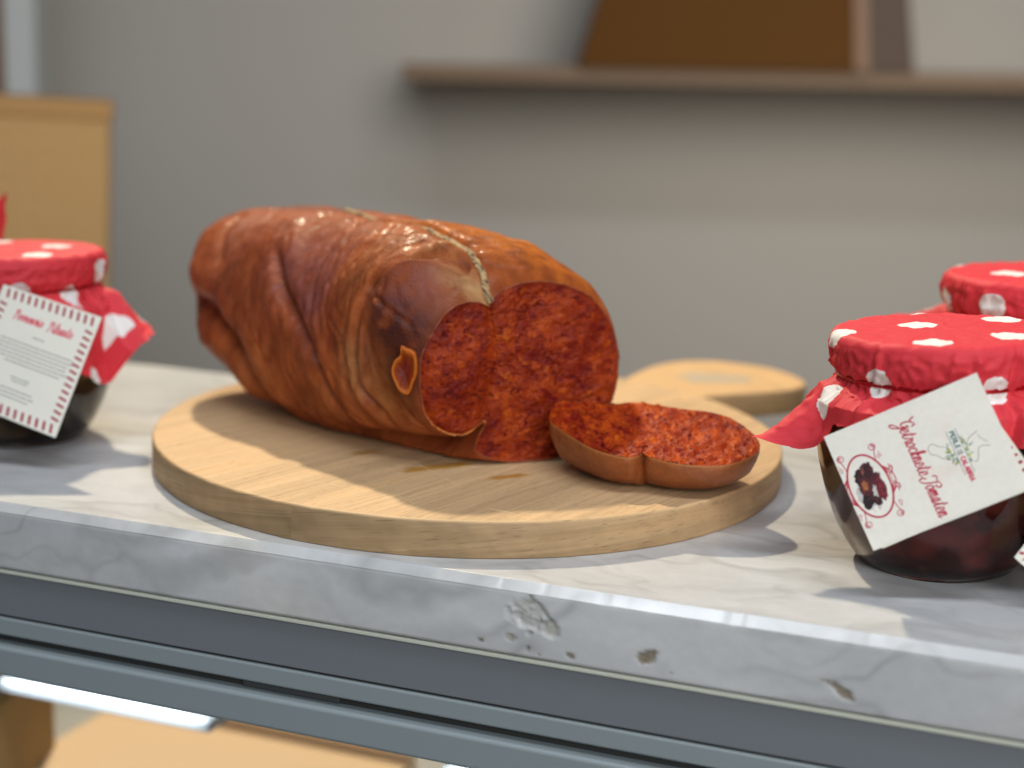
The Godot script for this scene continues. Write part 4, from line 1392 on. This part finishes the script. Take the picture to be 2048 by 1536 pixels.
# A card between four corners (top left, top right, bottom left, bottom right in the card's own reading), bowed by bend.
func card(tl: Vector3, tr: Vector3, bl: Vector3, br: Vector3, bend: float, thick := 0.0004) -> ArrayMesh:
	var n := 25
	var P := PackedVector3Array()
	var UV := PackedVector2Array()
	var out := (tr - tl).cross(tl - bl).normalized()
	# front, round the edge and back in one closed sheet
	var us := []
	for i in n:
		us.append([i / (n - 1.0), 1.0])
	us.append([1.0, -1.0])
	for i in n - 1:
		us.append([1.0 - (i + 1) / (n - 1.0), -1.0])
	us.append([0.0, 1.0])
	var vs := []
	for j in n:
		vs.append(j / (n - 1.0))
	for u in us:
		for v: float in vs:
			var p := tl.lerp(tr, u[0]).lerp(bl.lerp(br, u[0]), v)
			var round_ := 0.0
			p += out * (bend * (sin(u[0] * PI) * 0.7 + sin(v * PI) * 0.3) + u[1] * thick / 2 + 0.0003 * n1.get_noise_2d(u[0] * 3.0, v * 3.0) + round_)
			P.append(p)
			UV.append(Vector2(u[0], v))
	return grid(P, us.size(), n, false, true, PackedColorArray(), UV)


func jars() -> void:
	var tag_mat := mat(Color.WHITE, 0.7)
	tag_mat.albedo_texture = tomato_tag()
	var back_mat := mat(Color.WHITE, 0.7)
	back_mat.albedo_texture = dashed_tag()
	# tips of the paper: [angle (0 right, PI/2 towards the viewer), extra length, spread, flare, lift]
	var right := jar("jar_of_dried_tomatoes", "jar of dark dried tomatoes with dotted red paper cover and readable cream tag", Vector3(0.1917, 0.0002, 0.1502), Vector3(0, 0, 0.055), 0.3, 0,
		[[PI - 0.05, 0.031, 0.17, 0.74, -0.50], [0.85, 0.020, 0.32, 0.55, -0.75], [-1.5, 0.030, 0.22, 0.8, -0.3], [-0.1, 0.03, 0.2, 0.7, -0.4]], 3)
	var inv := right.transform.affine_inverse()
	var tl := Vector3(0.1357, 0.0574, 0.1874)
	var tr := Vector3(0.1855, 0.0855, 0.2012)
	var bl := Vector3(0.1535, 0.0190, 0.2022)
	var br := Vector3(0.2060, 0.0455, 0.2091)
	# the card hangs sideways: its top edge points to the right
	part("tag", sideways(inv, tl, tr, bl, br, 0.0004, 0.0016), tag_mat, right)
	part("tag_back_leaf", sideways(inv, tl + Vector3(0.003, -0.001, -0.002), tr + Vector3(-0.001, -0.0045, -0.003), bl + Vector3(0.004, 0.0, -0.003), br + Vector3(0.0045, 0.002, -0.004), 0.0004, -0.0008), back_mat, right)
	var loop := PackedVector3Array()
	for q: Vector3 in spline([Vector3(0.186, 0.0775, 0.1915), Vector3(0.1885, 0.0790, 0.1945), Vector3(0.1872, 0.0822, 0.1962), Vector3(0.1850, 0.0800, 0.1938)], 8):
		loop.append(inv * q)
	part("tag_thread", tube(loop, 0.0004, 6), cord_red, right)

	var behind := jar("jar_behind", "red dotted paper cover of the jar standing behind the dried tomato jar", Vector3(0.2640, 0.0002, 0.0252), Vector3(0, 0.0, 0.03), 0.9, 0,
		[[0.6, 0.03, 0.2, 0.8, -0.2], [2.4, 0.02, 0.2, 0.5, -0.8], [-1.0, 0.03, 0.2, 0.8, -0.2], [-2.3, 0.03, 0.2, 0.8, -0.2]], 8)

	behind.scale = Vector3.ONE * 1.09
	behind.position.x += 0.006

	var left := jar("jar_with_dashed_tag", "dark preserve jar with a red-dashed tag and bunched paper, left of the wooden board", Vector3(-0.2229, 0.0002, -0.0174), Vector3(0, 0, 0.02), 1.6, 1,
		[[0.10, 0.016, 0.42, 0.62, -0.55], [0.55, 0.026, 0.42, 0.30, -0.95], [-1.5, 0.03, 0.2, 0.8, -0.2], [2.9, 0.03, 0.2, 0.8, -0.2]], 14)
	var linv := left.transform.affine_inverse()
	part("tag", card(linv * Vector3(-0.2149, 0.0822, 0.0290), linv * Vector3(-0.1685, 0.0690, 0.0345), linv * Vector3(-0.2340, 0.0310, 0.0435), linv * Vector3(-0.1858, 0.0160, 0.0535), 0.0006), back_mat, left)

	jar("jar_at_far_left", "jar of preserve behind the dashed-tag jar, only a red paper corner showing", Vector3(-0.3220, 0.0002, -0.0930), Vector3.ZERO, 0.2, 1,
		[[0.12, 0.042, 0.36, 0.56, 0.50], [1.6, 0.03, 0.2, 0.8, -0.2], [-1.5, 0.03, 0.2, 0.8, -0.2]], 21)

	var edge := jar("jar_at_right_edge", "jar at the right edge beside the dried tomato jar, only its dashed tag showing", Vector3(0.2700, 0.0002, 0.1760), Vector3.ZERO, 0.5, 0,
		[[1.2, 0.02, 0.3, 0.5, -0.8], [-0.4, 0.03, 0.2, 0.8, -0.2]], 33)
	var einv := edge.transform.affine_inverse()
	part("tag", card(einv * Vector3(0.2030, 0.0195, 0.2070), einv * Vector3(0.2250, 0.0510, 0.2030), einv * Vector3(0.2195, 0.0060, 0.2110), einv * Vector3(0.2450, 0.0360, 0.2080), 0.0004), back_mat, edge)


# The tomato tag: printed upright, but hung so that its top points to the right. Corners are named as they hang.
func sideways(inv: Transform3D, tl: Vector3, tr: Vector3, bl: Vector3, br: Vector3, thick: float, bend: float) -> ArrayMesh:
	return card(inv * tr, inv * br, inv * tl, inv * bl, bend, thick)


# ------------------------------------------------------------------ what stands behind, out of focus

func shop_behind() -> void:
	var brown := mat(lin(0.17, 0.105, 0.055), 0.6)
	var shelf := thing("wall_shelf", "long brown wooden shelf on the grey wall behind the counter", "shelf", Vector3(0.0, 0.170, -1.42))
	shelf.rotation.z = 0.012
	box_at("shelf_board", Vector3(-0.131, 0.0, -0.145), Vector3(1.5, 0.022, 0.10), brown, shelf, 0.003)
	for x in [0.02, 0.7, 1.4]:
		box_at("bracket", Vector3(x - 0.01, -0.0015, -0.14), Vector3(x + 0.01, -0.0002, 0.05), mat(lin(0.08, 0.08, 0.08), 0.5, 0.6), shelf, 0.0005)
	var crate := thing("tapered_wooden_box", "large brown wooden box, narrower at the top, on the wall shelf", "box", Vector3(0.305, 0.1955, -1.38))
	crate.rotation.z = 0.012
	var wood := mat(lin(0.105, 0.046, 0.012), 0.7)
	wood.metallic_specular = 0.12
	taper("front_panel", crate, [-0.212, 0.135, -0.118, 0.118], 0.32, 0.075, 0.06, wood)
	taper("corner_strip", crate, [0.137, 0.155, 0.119, 0.133], 0.32, 0.078, 0.065, mat(lin(0.17, 0.075, 0.022), 0.5))
	taper("side_panel", crate, [0.157, 0.215, 0.135, 0.175], 0.32, 0.068, 0.05, mat(lin(0.055, 0.026, 0.010), 0.6))

	var bag := thing("kraft_paper_bag", "tall tan kraft paper bag standing behind the left jars", "paper bag", Vector3(-0.405, -0.09, -0.62))
	bag.rotation = Vector3(0, 0.24, -0.03)
	var kraft := mat(lin(0.50, 0.295, 0.11), 0.8)
	bumpy(kraft, noise_tex(0.02, 91, 512, true), 0.12, 6.0)
	box_at("bag_body", Vector3(-0.13, 0.0, -0.05), Vector3(0.068, 0.232, 0.05), kraft, bag, 0.006)
	box_at("folded_rim", Vector3(-0.132, 0.226, -0.052), Vector3(0.070, 0.242, 0.052), mat(lin(0.44, 0.24, 0.082), 0.8), bag, 0.003)
	var bench := thing("back_bench", "low grey bench against the wall that carries the paper bag", "bench", Vector3(-0.52, -1.0, -0.75))
	box_at("bench_top", Vector3(-0.5, 0.87, 0.0), Vector3(0.125, 0.9098, 0.24), mat(lin(0.2, 0.2, 0.19), 0.6), bench)
	for x in [-0.44, 0.08]:
		box_at("leg", Vector3(x - 0.03, 0.0, 0.03), Vector3(x + 0.03, 0.87, 0.22), mat(lin(0.2, 0.2, 0.19), 0.6), bench)
	var frame := thing("pale_door_frame", "pale upright door frame at the far left behind the paper bag", "door frame", Vector3(-0.562, -1.0, -1.10))
	box_at("jamb", Vector3(0.001, 0.0, -0.03), Vector3(0.036, 2.4, 0.03), mat(lin(0.52, 0.53, 0.50), 0.6), frame)
	box_at("door_panel", Vector3(-0.5, 0.0, -0.01), Vector3(0.0005, 2.4, 0.02), mat(lin(0.16, 0.07, 0.02), 0.5), frame)


# A flat panel in the plane z = front, its sides leaning: x of the bottom left, bottom right, top left and top right.
func taper(called: String, parent: Node, x: Array, h: float, z0: float, deep: float, m: Material) -> void:
	var st := SurfaceTool.new()
	st.begin(Mesh.PRIMITIVE_TRIANGLES)
	var a := [Vector3(x[0], 0, z0), Vector3(x[1], 0, z0), Vector3(x[3], h, z0 - deep * 0.3), Vector3(x[2], h, z0 - deep * 0.3)]
	var b := []
	for p: Vector3 in a:
		b.append(p - Vector3(0, 0, deep * 2.0))
	st.set_smooth_group(-1)
	for q in [[a[0], a[3], a[2], a[1]], [b[0], b[1], b[2], b[3]], [a[1], a[2], b[2], b[1]], [a[0], b[0], b[3], a[3]], [a[3], b[3], b[2], a[2]], [a[0], a[1], b[1], b[0]]]:
		for k in [0, 1, 2, 0, 2, 3]:
			st.set_uv(Vector2(q[k].x * 4.0, q[k].y * 2.0))
			st.add_vertex(q[k])
	st.generate_normals()
	part(called, st.commit(), m, parent)


# Inside the counter: lamps under the rail and the trays they light. Placed in the counter's own axes.
func in_counter(v: Vector3) -> Vector3:
	return v.rotated(Vector3.UP, -COUNTER_TURN)


func case_contents() -> void:
	var lit := mat(Color(0.9, 0.97, 1.0), 0.4)
	lit.emission_enabled = true
	lit.emission = Color(0.86, 0.95, 1.0)
	lit.emission_energy_multiplier = 0.9
	var holder := mat(lin(0.3, 0.31, 0.32), 0.5)
	for k in 2:
		var at: Vector3 = [Vector3(-0.214, -0.157, 0.002), Vector3(0.062, -0.157, 0.002)][k]
		var lamp := thing("tube_lamp", ["white tube lamp inside the counter under the left end of the rail", "white tube lamp inside the counter, right of the other lamp"][k], "lamp", in_counter(at), "tube lamps inside the counter")
		lamp.rotation.y = -COUNTER_TURN
		var path := PackedVector3Array()
		for i in 9:
			path.append(Vector3(lerpf(-0.066, 0.066, i / 8.0), 0.0, 0.0))
		part("tube", tube(path, 0.0036, 12), lit, lamp)
		box_at("holder", Vector3(-0.07, -0.012, -0.018), Vector3(0.07, -0.0055, 0.004), holder, lamp, 0.001)
		var l := AreaLight3D.new()
		l.name = "tube_light"
		lamp.add_child(l)
		l.position = Vector3(0, 0.0, 0.006)
		l.rotation = Vector3(-0.9, 0, 0)
		l.area_size = Vector2(0.13, 0.009)
		l.light_color = Color(0.9, 0.96, 1.0)
		l.light_energy = 0.012
		l.shadow_enabled = true
	var pale := mat(lin(0.74, 0.55, 0.36), 0.6)
	var tray := thing("pale_wooden_tray", "pale wooden tray lying inside the counter below the front rail", "tray", in_counter(Vector3(-0.19, -0.262, -0.02)))
	tray.rotation.y = -COUNTER_TURN
	box_at("tray_base", Vector3(-0.14, 0.0, -0.16), Vector3(0.085, 0.012, 0.12), pale, tray, 0.003)
	box_at("tray_wall", Vector3(-0.14, 0.0122, -0.16), Vector3(0.085, 0.028, -0.148), pale, tray, 0.003)
	var loaf := thing("ochre_cardboard_box", "ochre cardboard box inside the counter at the left end of the tray", "box", in_counter(Vector3(-0.334, -0.262, -0.03)))
	loaf.rotation.y = -COUNTER_TURN + 0.3
	box_at("box_body", Vector3(-0.11, 0.0, -0.06), Vector3(0.03, 0.075, 0.06), mat(lin(0.30, 0.19, 0.07), 0.8), loaf, 0.004)
	box_at("box_flap", Vector3(-0.108, 0.0752, -0.058), Vector3(0.028, 0.0775, 0.0), mat(lin(0.34, 0.22, 0.09), 0.8), loaf, 0.001)
	var shelf := thing("case_floor", "light grey floor of the counter's display space under the trays", "shelf", in_counter(Vector3(0, -0.275, 0)))
	shelf.rotation.y = -COUNTER_TURN
	box_at("floor_sheet", Vector3(-0.6, 0.0, -0.25), Vector3(0.6, 0.0128, 0.15), mat(lin(0.45, 0.47, 0.48), 0.4), shelf, 0.002)
